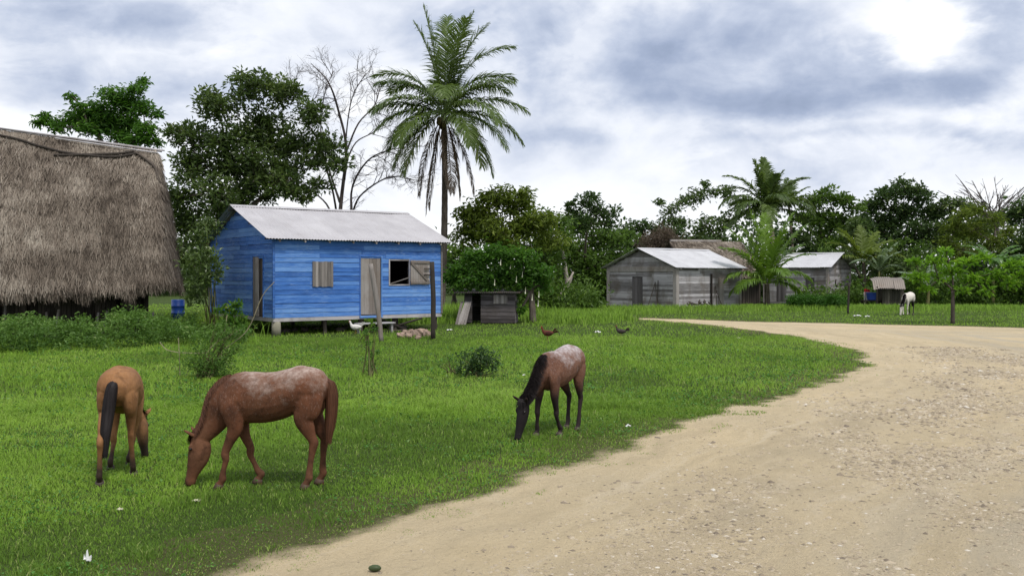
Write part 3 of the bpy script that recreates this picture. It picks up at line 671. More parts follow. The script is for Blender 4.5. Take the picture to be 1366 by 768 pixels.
def trees_middle():
    D = 52
    cl = pc(D, (640, 285, 22), (665, 268, 20), (690, 272, 18), (625, 310, 18), (655, 305, 24), (690, 305, 22), (715, 300, 18), (650, 260, 8), (700, 258, 8), (730, 290, 10), (622, 285, 12), (735, 320, 14), (675, 330, 20))
    tree('feathery_tree', 'olive-yellow feathery tree behind the little coop right of the blue house', 'tree', G(668, 418), cl, OLIVE, .34, .13, sub=15, per=20, trunk=.16, rosette=False, subr=.32, low=.35)
    # white-flowered tree in front of it
    base = G(711, 431); D = base[1]
    cl = pc(D, (610, 362, 14), (635, 345, 16), (665, 340, 17), (695, 345, 16), (720, 362, 14), (640, 370, 16), (672, 368, 17), (702, 375, 14), (620, 378, 10), (652, 388, 9), (685, 392, 9), (724, 380, 9), (597, 372, 9), (684, 404, 7), (694, 412, 5), (665, 395, 6))
    r_ = tree('flowering_tree', 'low spreading tree hung with long white flowers over the coop', 'tree', base, cl, LAYER, .24, .10, sub=42, per=17, trunk=.14, rosette=False, subr=.26, fork=P(708, 385, D))
    fm = plain_mat('white_petal', (.75, .74, .62), (.62, .62, .42), 10, .6)
    for px, py in ((668, 345), (689, 368), (697, 362), (701, 383), (719, 388), (660, 372), (681, 350), (710, 392), (718, 400)):
        p = P(px, py, D-rng.uniform(.3, .9))-base; mb = MB(); mb.tube([p, p-[0, 0, .12], p-[.01, 0, .24], p-[.01, 0, .30]], [.005, .012, .020, .034], 8, cap=False); mb.build('flower', fm, r_)
    # woods edge between
    woods = [
     ('tangled_tree', 'dark tangled tree standing just left of the first grey shed', G(800, 405), 71, [(770, 300, 22), (795, 318, 22), (820, 318, 16), (765, 340, 24), (800, 355, 26), (830, 350, 18), (740, 330, 16), (780, 385, 24), (800, 385, 20), (750, 375, 18), (838, 315, 10), (840, 380, 12)], MIDLEAF),
     ('slender_tree', 'slender open-crowned tree whose twiggy top stands left of the first grey shed roof', G(778, 405), 66, [(782, 272, 14), (800, 280, 13), (768, 288, 13), (812, 285, 12), (785, 300, 14), (790, 262, 7), (812, 300, 12), (775, 300, 12), (760, 275, 5)], WOODLEAF),
     ('rounded_tree', 'rounded green tree behind the leaning bare trunk', G(735, 408), 62, [(720, 330, 18), (745, 312, 18), (735, 350, 20), (712, 355, 14), (755, 295, 10), (700, 330, 14), (725, 385, 16), (738, 292, 15), (708, 288, 13), (722, 305, 15)], MIDLEAF),
     ('understorey_tree', 'low tree filling the gap between the blue house and the coop', G(605, 414), 58, [(600, 345, 14), (615, 335, 14), (628, 350, 12), (596, 365, 12), (610, 372, 12)], MIDLEAF),
     ('hazy_tree', 'small grey-green tree far behind the left slope of the first grey shed', G(860, 398), 90, [(850, 302, 15), (870, 308, 13), (835, 308, 12), (885, 312, 13), (900, 308, 13), (845, 325, 16), (862, 330, 15), (825, 320, 12)], WOODLEAF),
     ('gappy_tree', 'tall gappy tree with sky showing through above the first grey shed roof', G(935, 396), 92, [(895, 283, 12), (912, 270, 12), (930, 262, 13), (950, 256, 11), (968, 258, 12), (985, 270, 12), (905, 300, 14), (940, 300, 15), (970, 295, 15), (925, 320, 16), (955, 318, 14), (886, 300, 8), (1000, 285, 10), (880, 270, 4), (940, 246, 4)], WOOD2),
     ('low_tree', 'low dense tree behind the ridge of the first grey shed', G(905, 399), 84, [(885, 335, 14), (905, 330, 14), (925, 342, 12), (870, 345, 10), (945, 330, 12)], WOODLEAF),
    ]
    for nm, lb, b, D, cl, mt in woods:
        tree(nm, lb, 'tree', b, pc(D, *cl), mt, .34 if D < 80 else .42, .15 if D < 80 else .2, sub=11 if D < 80 else 6, per=15, trunk=.2, subr=.3, rosette=rng.random() < .5)
    # dry brown bush
    bush('dry_bush', 'brown dried-out bush behind the peak of the first grey shed', P(880, 398, 80)*[1, 1, 0], [(P(868, 325, 80), 1.1), (P(885, 318, 80), 1.2), (P(898, 330, 80), 1.1), (P(880, 340, 80), 1.3)],
         leaf_mat('dry_leaf', (.10, .075, .055), (.17, .13, .10), trans=.2), .35, .05, 5, 18, cat='bush')
    # pale broken trunk and leaning pole
    root = empty('dead_trunk', G(756, 412)); tag(root, 'pale bare broken trunk standing in front of dark bushes left of the first grey shed', 'dead tree')
    b0 = np.array(root.location); D = b0[1]; mb = MB()
    mb.tube(poly_smooth([[0, 0, 0], P(757, 385, D)-b0, P(753, 350, D)-b0, P(749, 330, D)-b0, P(746, 312, D)-b0], 5), np.linspace(.2, .05, 21), 7, wob=.25)
    mb.tube(poly_smooth([P(757, 385, D)-b0, P(762, 372, D)-b0, P(764, 362, D)-b0], 4), np.linspace(.1, .05, 9), 6)
    mb.build('trunk', PALEBARK, root, True)
    a, b = G(736, 413), P(765, 363, G(748, 413)[1]+.6); mb = MB(); mb.tube([a, (a+b)/2, b], [.08, .075, .06], 7, wob=.1)
    tag(mb.build('fallen_pole', PALEBARK, None, True), 'grey pole leaning against the broken pale trunk', 'pole')

def trees_right():
    W = [
     ('canopy_tree', 'lumpy-topped tree just right of the mature palm', 1105, 84, [(1085, 270, 15), (1105, 262, 14), (1125, 265, 13), (1090, 295, 18), (1115, 295, 18), (1070, 290, 14), (1100, 325, 20), (1140, 275, 12)], MIDLEAF),
     ('tall_tree', 'tallest dark domed tree of the woods behind the second grey shed', 1205, 86, [(1205, 254, 19), (1180, 262, 16), (1228, 262, 16), (1160, 278, 16), (1205, 285, 24), (1240, 285, 18), (1175, 305, 22), (1225, 312, 22), (1200, 335, 24), (1150, 300, 16)], WOODLEAF),
     ('dark_tree', 'dark tree filling the woods right behind the wild palm', 1155, 80, [(1140, 315, 18), (1160, 335, 18), (1130, 340, 16), (1175, 345, 16), (1148, 300, 12)], WOOD2),
     ('spreading_tree', 'spreading tree with a ragged top between the domed tree and the light feathery tree', 1275, 84, [(1262, 275, 14), (1280, 268, 10), (1295, 282, 14), (1270, 300, 18), (1295, 315, 18), (1255, 320, 16), (1312, 300, 12)], WOOD2),
     ('feathery_tree', 'yellowish feathery tree standing in front of the right-hand woods', 1310, 76, [(1285, 285, 11), (1305, 278, 10), (1325, 292, 12), (1275, 305, 14), (1300, 308, 16), (1265, 325, 12), (1325, 325, 14), (1285, 335, 14), (1345, 310, 10)], OLIVE),
     ('shady_tree', 'dark tree cut by the right edge of the photograph', 1370, 80, [(1355, 290, 16), (1375, 280, 18), (1390, 300, 24), (1360, 325, 20), (1340, 340, 16), (1380, 345, 24), (1410, 300, 24)], WOODLEAF),
     ('screen_tree', 'low dark tree behind the roof of the second grey shed', 1080, 84, [(1065, 320, 16), (1085, 335, 16), (1055, 345, 14), (1110, 345, 14), (1040, 325, 14)], WOODLEAF),
     ('thicket_tree', 'dark low tree behind the white horse', 1225, 76, [(1200, 365, 15), (1220, 375, 16), (1240, 365, 15), (1185, 378, 11), (1235, 392, 11), (1215, 350, 12), (1172, 362, 10)], WOOD2),
     ('hedge_tree', 'shadowy low tree behind the trunk of the bright-leaved tree', 1300, 72, [(1270, 385, 13), (1295, 375, 14), (1320, 385, 13), (1285, 398, 9), (1310, 400, 8), (1260, 398, 8), (1340, 392, 12), (1300, 355, 14), (1350, 372, 14)], WOODLEAF),
     ('edge_tree', 'leafy low tree at the right edge behind the road', 1368, 70, [(1362, 385, 14), (1380, 370, 18), (1375, 398, 10), (1350, 402, 7), (1400, 390, 16)], MIDLEAF),
    ]
    for nm, lb, bx, D, cl, mt in W:
        b = np.array([(bx-683)/F*D, D, 0])
        tree(nm, lb, 'tree', b, pc(D, *cl), mt, .42, .19 if mt != OLIVE else .1, sub=8 if mt != OLIVE else 12, per=16, trunk=.24, subr=.3, rosette=mt != OLIVE)
    # bare twigs poking out of the woods
    root = empty('bare_tree', (47, 88, 0)); tag(root, 'bare twiggy tree top fanning out against the sky at far right', 'tree'); b0 = np.array(root.location); mb = MB(); D = 88
    mb.tube([[0, 0, 0], P(1335, 340, D)-b0, P(1330, 300, D)-b0], [.22, .18, .13], 7)
    for k in range(46):
        a = rng.uniform(-1.15, 1.0); L = rng.uniform(2.5, 5.2); d = np.array([math.sin(a), rng.normal()*.4, math.cos(a)*.8]); p = P(1325+rng.uniform(-14, 14), 298+rng.uniform(-6, 6), D)-b0
        q = p+norm(d)*L; mb.tube(bez(p, (p+q)/2+[0, 0, .4], q, 6), np.linspace(.07, .025, 6), 4, cap=False)
        for j in range(3): 
            s0 = p+(q-p)*rng.uniform(.5, .9); mb.tube([s0, s0+norm(d+rng.normal(size=3)*.5)*rng.uniform(.5, 1.2)], [.03, .015], 3, cap=False)
    mb.build('trunk', bark_mat('dark_twig', (.09, .08, .075), (.16, .14, .13)), root)
    # bright tree by the road
    base = G(1271, 431.5); D = base[1]
    cl = pc(D, (1225, 372, 13), (1245, 350, 12), (1262, 335, 8), (1268, 362, 14), (1290, 350, 13), (1312, 345, 10), (1300, 372, 14), (1328, 365, 13), (1350, 355, 12), (1345, 380, 12), (1235, 385, 9), (1280, 388, 9), (1366, 368, 12), (1220, 350, 6), (1375, 350, 12), (1252, 372, 10), (1315, 388, 8))
    tree('almond_tree', 'small tree with bright lime-green leaves in flat tiers beside the road', 'tree', base, cl, BRIGHT, .24, .13, sub=18, per=14, trunk=.085, subr=.24, flat=.35, bark=bark_mat('dark_bark', (.05, .04, .035), (.10, .085, .07)), fork=P(1271, 388, D))
    BAN = leaf_mat('banana_leaf', (.05, .13, .02), (.10, .22, .04), (.22, .27, .12), trans=.4, rough=.35, spec=.5)
    GB = leaf_mat('pale_banana_leaf', (.10, .16, .08), (.18, .25, .14), (.25, .30, .18), trans=.35, rough=.35, spec=.5)
    banana('banana plant with large upright green leaves above the white horse', [37.4-1.5, 70, 0], 2.9, BAN, 11, 2.9)
    banana('smaller banana plant crowded behind the lime-green tree', [38.8, 71, 0], 2.4, BAN, 9, 2.5)
    banana('pale drooping banana plant right beside the second grey shed', [28.9, 74, 0], 2.6, GB, 9, 2.8)
    banana('low banana plant with long pale arching leaves left of the low hut', [30.6, 69, 0], 1.5, GB, 9, 2.6)
    banana('banana plant with silvery leaves at the far right edge', [38.5, 62, 0], 1.5, GB, 9, 2.4)
    # distant woods: one mass far behind everything
    C = []; 
    for k in range(520):
        x = rng.uniform(-75, 110); y = rng.uniform(98, 118); hh = 5.0+5*fbm(np.array([x*.06]), np.array([1.0]), 3)[0]
        if x < 10: hh *= .62
        z = rng.random()*hh; C.append(np.array([x, y, z])+rng.normal(size=(70, 3))*np.array([1.5, 1.2, 1.0]))
    C = np.vstack(C); C[:, 2] = np.abs(C[:, 2]); n = len(C); s = rng.uniform(.7, 1.3, n)
    v, f, tt = leaves_geo(C, rand_dir(n), norm(rng.normal(size=(n, 3))*.6+np.array([0, 0, 1.0])), .7*s, .4*s, np.clip(rng.normal(.4, .25, n), 0, 1))
    tag(mesh_np('distant_woods', v, f, WOODLEAF, tint=tt), kind='stuff')
    # understorey scrub along the foot of the woods
    C = []
    for (x0, x1, y, hh, k) in ((2.5, 5.6, 63, 1.6, 26), (22, 30, 70.5, 1.0, 60), (29, 50, 70.5, 2.4, 150), (-1, 5, 57, 1.7, 60), (44, 60, 64, 3, 60), (4, 9, 71, 4.5, 60), (17, 24, 78, 4, 60), (26, 52, 80, 4.8, 200)):
        for _ in range(k):
            x = rng.uniform(x0, x1); z = rng.random()*hh*(.6+.6*rng.random()); C.append(np.array([x, y+rng.uniform(-1, 1.5), z])+rng.normal(size=(60, 3))*.38)
    C = np.vstack(C); C[:, 2] = np.abs(C[:, 2]); n = len(C); s = rng.uniform(.6, 1.3, n)
    v, f, tt = leaves_geo(C, rand_dir(n), norm(rng.normal(size=(n, 3))*.6+np.array([0, 0, 1.0])), .3*s, .14*s, np.clip(rng.normal(.45, .25, n), 0, 1))
    tag(mesh_np('scrub', v, f, MIDLEAF, tint=tt), kind='stuff')

def weeds_front():
    WL = leaf_mat('weed_leaf', (.045, .11, .018), (.11, .22, .04), (.26, .34, .11), trans=.35)
    WL2 = leaf_mat('pale_weed_leaf', (.06, .13, .025), (.15, .27, .05), (.32, .40, .15), trans=.35)
    # weed bank in front of the hut
    C = []; 
    for k in range(460):
        px = rng.uniform(-60, 330); yb = 474-(px-0)*.05+rng.uniform(-16, 0); g = G(px, yb)
        top = 1.05 if px < 200 else (.95 if px < 260 else .45)
        top *= .35+.85*vnoise(np.array([px/22.]), np.array([.5]), 4)[0]
        c = g+[0, 0, rng.random()**.7*top]; C.append(c+rng.normal(size=(34, 3))*np.array([.13, .13, .09]))
    C = np.vstack(C); C[:, 2] = np.abs(C[:, 2]); n = len(C); s = rng.uniform(.6, 1.4, n)
    v, f, tt = leaves_geo(C, norm(rng.normal(size=(n, 3))*np.array([1, 1, .7])), norm(rng.normal(size=(n, 3))*.6+np.array([0, 0, 1.0])), .12*s, .055*s, np.clip(rng.normal(.4, .18, n)+.5*(vnoise(C[:, 0]*1.6, C[:, 1]*1.6, 3)-.5)+.25*(C[:, 2]-.5), 0, 1))
    tag(mesh_np('weeds', v, f, WL2, tint=tt), kind='stuff')
    b = G(275, 505); D = b[1]
    bush('shrub', 'round weedy shrub with long bare stalks in the grass left of the chestnut horse', b, [(P(258, 487, D), .34), (P(285, 480, D), .40), (P(304, 490, D), .28), (P(275, 496, D), .30), (P(265, 460, D), .24), (P(292, 452, D), .28), (P(312, 466, D), .22), (P(296, 432, D), .18), (P(315, 445, D), .15)], WL2, .065, .032, 28, 14, 30)
    r_ = S.objects['shrub']; mb = MB(); b0 = b
    for pts in ([(240, 500), (239, 470), (238, 450)], [(300, 465), (330, 440), (350, 395), (366, 376)], [(270, 480), (285, 460), (320, 440)], [(238, 470), (222, 466), (213, 456)], [(239, 470), (262, 471), (275, 470)], [(290, 500), (296, 470), (300, 440), (303, 420)]):
        mb.tube(poly_smooth([P(a, c, D)-b0 for a, c in pts], 5), .009, 5)
    mb.build('stalk', bark_mat('dry_stalk', (.22, .19, .12), (.34, .30, .2)), r_)
    b = G(310, 447); D = b[1]-2.5
    bush('leafy_plant', 'broad-leaved plant with yellowing leaves by the corner of the blue house', np.array([P(310, 0, D)[0], D, 0]), [(P(300, 415, D), .33), (P(318, 425, D), .3), (P(312, 408, D), .25), (P(325, 440, D), .22), (P(298, 436, D), .25)], leaf_mat('yellowing_leaf', (.05, .13, .02), (.12, .24, .03), (.42, .40, .05), trans=.4), .17, .085, 14, 9, 16)
    b = G(284, 430); D = b[1]
    bush('sapling', 'dark green sapling against the gable of the blue house', G(284, 446), [(P(276, 345, 33), .45), (P(268, 375, 33), .45), (P(283, 362, 33), .4), (P(260, 350, 33.5), .5), (P(262, 395, 33.5), .4), (P(262, 325, 36), .55), (P(280, 303, 37), .45), (P(268, 300, 38), .5)], DKLEAF, .17, .085, 9, 12, 14)
    b = G(635, 503); D = b[1]
    bush('shrub', 'low round shrub with pale leaf undersides in the middle of the lawn', b, [(P(625, 482, D), .27), (P(645, 478, D), .30), (P(656, 490, D), .2), (P(635, 495, D), .24), (P(618, 495, D), .16)], leaf_mat('silvery_leaf', (.03, .07, .02), (.07, .13, .04), (.26, .32, .2), trans=.3), .085, .04, 26, 14, 24)
    b = G(495, 502); D = b[1]
    bush('weed', 'thin upright weed in the lawn between the chestnut horse and the blue door', b, [(P(495, 488, D), .15), (P(492, 460, D), .10), (P(498, 470, D), .12), (P(490, 445, D), .08), (P(500, 440, D), .07)], WL, .07, .03, 30, 8, 10)
    b = G(490, 456); D = b[1]
    bush('weed', 'yellow-green weed growing by the leaning grey post', b, [(P(490, 436, D), .22), (P(495, 430, D), .18), (P(486, 445, D), .12)], leaf_mat('lime_leaf', (.10, .20, .02), (.2, .34, .04), trans=.45), .15, .05, 10, 7, 10)
    b = G(600, 500); D = b[1]
    bush('weed', 'small pale weed left of the low round shrub', b, [(P(598, 480, D), .14), (P(588, 486, D), .12), (P(608, 490, D), .1)], WL, .06, .028, 22, 7, 8)
    b = G(1085, 413); D = b[1]
    bush('hedge', 'low clipped-looking green hedge in front of the second grey shed', b, [(P(x, 402+rng.uniform(-1, 2), D-.5+rng.uniform(-.4, .4)), .5) for x in range(1057, 1128, 6)], leaf_mat('hedge_leaf', (.03, .09, .012), (.07, .18, .02), trans=.3), .14, .07, 14, 12, 24, cat='hedge')
# ------------------------------------------------------------------ building materials
def paint_m(name, c_lo, c_mid, c_hi, worn, amount=.5):
    def b(t):
        c = t.coord(); x, y, z = t.sep(c)[0:3]
        cb = t.n.new('ShaderNodeCombineXYZ'); t.put(cb.inputs[0], t.math('ADD', x, y)); t.put(cb.inputs[1], t.math('SUBTRACT', x, y)); t.put(cb.inputs[2], z)
        v = t.vmul(cb.outputs[0], (.5, .5, 6)); v2 = t.vmul(cb.outputs[0], (2.2, 2.2, 30))
        n = t.noise(v, 2.2, 6, .65); n2 = t.noise(v2, 1.6, 5, .7); n3 = t.noise(t.vmul(cb.outputs[0], (1, 1, 1.6)), .55, 4, .6)
        a = t.attr('tint')
        f = t.math('ADD', t.math('MULTIPLY', n, .75), t.math('MULTIPLY', a, .42))
        col = t.ramp(f, [(.28, c_lo), (.52, c_mid), (.82, c_hi)])
        col = t.mix(t.math('MULTIPLY', t.mapr(n2, .52, .72, 0, 1), t.mapr(n3, .40, .62, 0, amount)), col, worn)
        col = t.mix(t.mapr(n2, .42, .25, 0, .35), col, c_lo)
        return princ(t, col, .75, .25, normal=bump(t, n2, .5, .01))
    return material(name, b)
BLUEP = paint_m('faded_blue_paint', (.028, .092, .30), (.052, .165, .49), (.15, .31, .64), (.38, .49, .64), .85)
def wood_m(name, lo, mid, hi, vertical=False, brown=None):
    def b(t):
        c = t.coord(); x, y, z = t.sep(c)[0:3]
        cb = t.n.new('ShaderNodeCombineXYZ'); t.put(cb.inputs[0], t.math('ADD', x, y)); t.put(cb.inputs[1], t.math('SUBTRACT', x, y)); t.put(cb.inputs[2], z)
        v = t.vmul(cb.outputs[0], (16, 16, .8) if vertical else (.8, .8, 16)); n = t.noise(v, 1.5, 6, .7); n3 = t.noise(cb.outputs[0], .8, 5, .6)
        f = t.math('ADD', t.math('MULTIPLY', n, .7), t.math('MULTIPLY', t.attr('tint'), .45))
        col = t.ramp(f, [(.28, lo), (.55, mid), (.85, hi)])
        if brown: col = t.mix(t.mapr(n3, .48, .68, 0, .7), col, brown)
        return princ(t, col, .85, .15, normal=bump(t, n, .6, .012))
    return material(name, b)
GREYW = wood_m('weathered_boards', (.105, .098, .098), (.30, .285, .29), (.52, .50, .515), brown=(.13, .105, .08))
GREYV = wood_m('weathered_upright_boards', (.11, .10, .095), (.25, .225, .21), (.38, .35, .33), True, brown=(.17, .13, .10))
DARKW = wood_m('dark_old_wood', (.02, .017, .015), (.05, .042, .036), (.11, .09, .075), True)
def tin_m(name, c1, c2, rust=0.0):
    def b(t):
        c = t.coord(); n = t.noise(c, 1.1, 5, .6); n2 = t.noise(t.vmul(c, (5, .5, .5)), 2, 4, .6)
        col = t.mix(t.mapr(n, .35, .7, 0, 1), c1, c2); col = t.mix(t.mapr(n2, .5, .8, 0, .35), col, tuple(v*.75 for v in c2))
        col = t.mix(t.math('MULTIPLY', t.attr('tint'), .18), col, tuple(v*.6 for v in c2))
        if rust: col = t.mix(t.mapr(t.noise(c, 2.3, 6, .7), .56, .72, 0, rust), col, (.20, .10, .055))
        return princ(t, col, .55, .4, .15, normal=bump(t, n, .1, .01))
    return material(name, b)
TIN = tin_m('galvanised_sheet', (.52, .505, .52), (.43, .415, .43), .1)
TIN2 = tin_m('bright_galvanised_sheet', (.60, .60, .62), (.50, .50, .52), .15)

def board_rows(mb, W, z0, z1, axis, off, sgn, holes=(), rh=.185, gable=None, th=.020, joints=True, gap=.014, lap=.0):
    """horizontal boards; axis 'x': wall in x at y=off, outward -y (sgn=-1) or +y; axis 'y': wall in y at x=off, outward sgn*x"""
    z = z0
    while z < z1-.02:
        zt = min(z+rh*rng.uniform(.93, 1.07), z1)
        def span(zz):
            if gable is None or zz <= gable[0]: return 0.0, W
            k = (zz-gable[0])/(gable[1]-gable[0]); k = min(max(k, 0), 1); return W/2*k, W-W/2*k
        zm = (z+zt)/2; s0, s1 = span(zm); cuts = [(s0, s1)]
        for (h0, h1, hz0, hz1) in holes:
            if zm < hz0 or zm > hz1: continue
            nc = []
            for a, b in cuts:
                if h1 <= a or h0 >= b: nc.append((a, b)); continue
                if h0 > a: nc.append((a, h0))
                if h1 < b: nc.append((h1, b))
            cuts = nc
        for a, b in cuts:
            pieces = []
            p = a
            while joints and b-p > 4.5:
                q = p+rng.uniform(1.8, 3.9)
                pieces.append((p, q-.004)); p = q
            pieces.append((p, b))
            for u0, u1 in pieces:
                if u1-u0 < .03: continue
                o0 = off; tt_ = th+rng.uniform(-.004, .005); lo = sgn*(tt_+.008); hi = sgn*(tt_-.004)
                zb = z+(gap*rng.random() if rng.random() < .4 else -.004); tz = zt+rng.uniform(-.003, .003); dz = rng.uniform(-.004, .004)
                sb0, sb1 = span(zb); st0, st1 = span(tz)
                u0b, u1b = max(u0, sb0), min(u1, sb1); u0t, u1t = (u0, u1) if gable is None or tz <= gable[0] else (max(u0, st0), min(u1, st1))
                if u1t <= u0t: u0t = u1t = (u0+u1)/2; u1t += .01
                def pt(u, o, zz): return (u, off+o, zz) if axis == 'x' else (off+o, u, zz)
                c = [pt(u0b, 0, zb), pt(u1b, 0, zb+dz), pt(u1b, lo, zb+dz), pt(u0b, lo, zb), pt(u0t, 0, tz), pt(u1t, 0, tz), pt(u1t, hi, tz), pt(u0t, hi, tz)]
                mb.hexa(c)
        z = zt
def vboards(mb, axis, u0, u1, z0, z1, off, th=.025, bw=.14, sgn=-1):
    u = u0
    while u < u1-.02:
        v = min(u+bw*rng.uniform(.85, 1.15), u1); o = off+rng.uniform(-.003, .003); zz = z1+rng.uniform(-.012, .008); zl = z0+rng.uniform(-.01, .012)
        if axis == 'x': mb.box((u+.003, min(o, o+sgn*th), zl), (v-.003, max(o, o+sgn*th), zz))
        else: mb.box((min(o, o+sgn*th), u+.003, zl), (max(o, o+sgn*th), v-.003, zz))
        u = v
def roof_slope(mb, x0, x1, ya, za, yb, zb, pitch=.12, amp=.014, seam=.82, th=.004, sag=.02):
    """corrugated sheet from eave (ya,za) to ridge (yb,zb), waves along x; each sheet its own tint"""
    n = int((x1-x0)/pitch*6); xs = np.linspace(x0, x1, n); m_ = 7
    L = math.hypot(yb-ya, zb-za); nrm = np.array([0, -(zb-za)/L, (yb-ya)/L]); nrm = nrm if nrm[2] > 0 else -nrm
    t_ = np.linspace(0, 1, m_); sheet = np.floor((xs-x0)/seam).astype(int); tv = rng.random(sheet.max()+1); lift = rng.uniform(0, .012, sheet.max()+1); ext = rng.uniform(-.02, .02, sheet.max()+1)
    w = amp*np.sin((xs-x0)/pitch*2*np.pi)+lift[sheet]
    Y = ya+(yb-ya)*(t_[:, None]*(1)+(1-t_[:, None])*(-ext[sheet][None]/L)); Z = za+(zb-za)*(t_[:, None]+(1-t_[:, None])*(-ext[sheet][None]/L))
    Z = Z-sag*np.sin(np.pi*(xs-x0)/(x1-x0))[None]*(t_[:, None]*.5+.5)+.008*np.sin(xs*1.7)[None]*t_[:, None]
    X = np.broadcast_to(xs, Y.shape)
    top = np.stack([X, Y+nrm[1]*w, Z+nrm[2]*w], -1).reshape(-1, 3); bot = top-nrm*th
    i, j = np.meshgrid(np.arange(n-1), np.arange(m_-1)); k = (j*n+i).ravel()
    q = np.c_[k, k+1, k+n+1, k+n]; tt = np.tile(tv[sheet], m_)
    N = n*m_; e = np.arange(n-1); 
    edge = np.c_[e, e+N, e+N+1, e+1]
    mb.raw(np.vstack([top, bot]), np.vstack([q, q[:, ::-1]+N, edge]), tint=np.concatenate([tt, tt]))

def house(name, label, cat, plan, floor, eave, ridge, wallm, roofm, front_holes, gable_holes, over=(.4, .3), rh=.185, gable_right=False, pitch=.12, window=None):
    bx, by, th, lx, ly = plan
    root = empty(name, (bx, by, 0), th); tag(root, label, cat)
    oe, oy = over; k = (ridge-eave)/(ly/2+oy); wt = eave+k*oy-.06    # wall top under the sheets
    m = MB(); board_rows(m, lx, floor, wt, 'x', 0, -1, front_holes, rh); m.build('front_wall', wallm, root)
    m = MB(); board_rows(m, lx, floor, wt, 'x', ly, 1, (), rh); m.build('back_wall', wallm, root)
    gl = gable_holes if not gable_right else (); gr = gable_holes if gable_right else ()
    m = MB(); board_rows(m, ly, floor, ridge-.10, 'y', 0, -1, gl, rh, (wt-.02, ridge-.08)); m.build('gable_wall', wallm, root)
    m = MB(); board_rows(m, ly, floor, ridge-.10, 'y', lx, 1, gr, rh, (wt-.02, ridge-.08)); m.build('gable_wall', wallm, root)
    m = MB(); roof_slope(m, -oe, lx+oe, -oy, eave, ly/2, ridge, pitch); roof_slope(m, -oe, lx+oe, ly+oy, eave, ly/2, ridge, pitch)
    r = m.build('roof', roofm, root)
    m = MB()   # ridge cap
    L = lx+2*oe; 
    for s in (-1, 1):
        a, b = ly/2+s*.2, ly/2; za = ridge-k*.2+.028; zb = ridge+.035
        for i in range(4):
            x0 = -oe+L*i/4; x1 = -oe+L*(i+1)/4+.03
            m.raw([(x0, a, za), (x1, a, za), (x1, b, zb), (x0, b, zb), (x0, a, za-.006), (x1, a, za-.006), (x1, b, zb-.006), (x0, b, zb-.006)], [[0, 1, 2, 3], [7, 6, 5, 4], [0, 4, 5, 1]], tint=rng.random())
    m.build('ridge_cap', roofm, r)
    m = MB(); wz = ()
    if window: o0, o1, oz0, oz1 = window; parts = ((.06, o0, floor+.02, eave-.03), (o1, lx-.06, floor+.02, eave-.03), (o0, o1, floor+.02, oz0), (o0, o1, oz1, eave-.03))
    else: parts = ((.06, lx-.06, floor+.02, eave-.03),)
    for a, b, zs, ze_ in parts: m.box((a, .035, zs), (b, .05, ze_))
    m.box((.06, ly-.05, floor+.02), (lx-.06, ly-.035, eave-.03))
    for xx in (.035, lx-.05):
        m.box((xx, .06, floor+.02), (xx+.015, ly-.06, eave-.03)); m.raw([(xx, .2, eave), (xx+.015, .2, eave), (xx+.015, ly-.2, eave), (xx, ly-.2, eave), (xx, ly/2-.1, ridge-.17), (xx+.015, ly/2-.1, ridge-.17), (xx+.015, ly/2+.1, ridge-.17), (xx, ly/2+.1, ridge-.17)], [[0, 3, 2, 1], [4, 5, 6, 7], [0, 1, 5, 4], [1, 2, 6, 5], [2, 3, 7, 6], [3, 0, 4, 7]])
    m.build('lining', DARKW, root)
    # rafters and purlins carrying the sheets
    for i in range(int(lx/.95)+1):
        x = .15+i*(lx-.3)/int(lx/.95); m = MB()
        for s in (0, 1):
            y0, y1 = (-oy+.05, ly/2) if s == 0 else (ly+oy-.05, ly/2); z0, z1 = eave+k*.05-.035, ridge-.035
            m.raw([(x-.03, y0, z0-.1), (x+.03, y0, z0-.1), (x+.03, y1, z1-.1), (x-.03, y1, z1-.1), (x-.03, y0, z0-.012), (x+.03, y0, z0-.012), (x+.03, y1, z1-.012), (x-.03, y1, z1-.012)],
                  [[0, 3, 2, 1], [4, 5, 6, 7], [0, 1, 5, 4], [1, 2, 6, 5], [2, 3, 7, 6], [3, 0, 4, 7]])
        m.build('rafter', GREYV, root)
    m = MB()
    for f in (.06, .5, .93):
        for s in (0, 1):
            y = -oy+(ly/2+oy)*f; y = y if s == 0 else ly-y; z = eave+(ridge-eave)*f-.06
            m.box((-oe+.03, y-.03, z-.05), (lx+oe-.03, y+.03, z-.002))
    m.build('purlin', DARKW, root)
    # floor frame and planks
    m = MB(); f0 = floor-.14
    m.box((-.02, -.02, f0), (lx+.02, .10, floor-.003)); m.box((-.02, ly-.10, f0), (lx+.02, ly+.02, floor-.003)); m.box((-.02, .103, f0), (.10, ly-.103, floor-.003)); m.box((lx-.10, .103, f0), (lx+.02, ly-.103, floor-.003))
    m.box((.11, .11, floor-.05), (lx-.11, ly-.11, floor-.01)); m.build('floor_frame', GREYW, root)
    return root

def door_leaf(root, axis, u0, u1, z0, z1, off, label=None, sgn=-1, mat=None):
    m = MB(); vboards(m, axis, u0, u1, z0, z1, off, .03, .16, sgn); d = m.build('door', mat or GREYV, root)
    if label: d['label'] = label
    return d

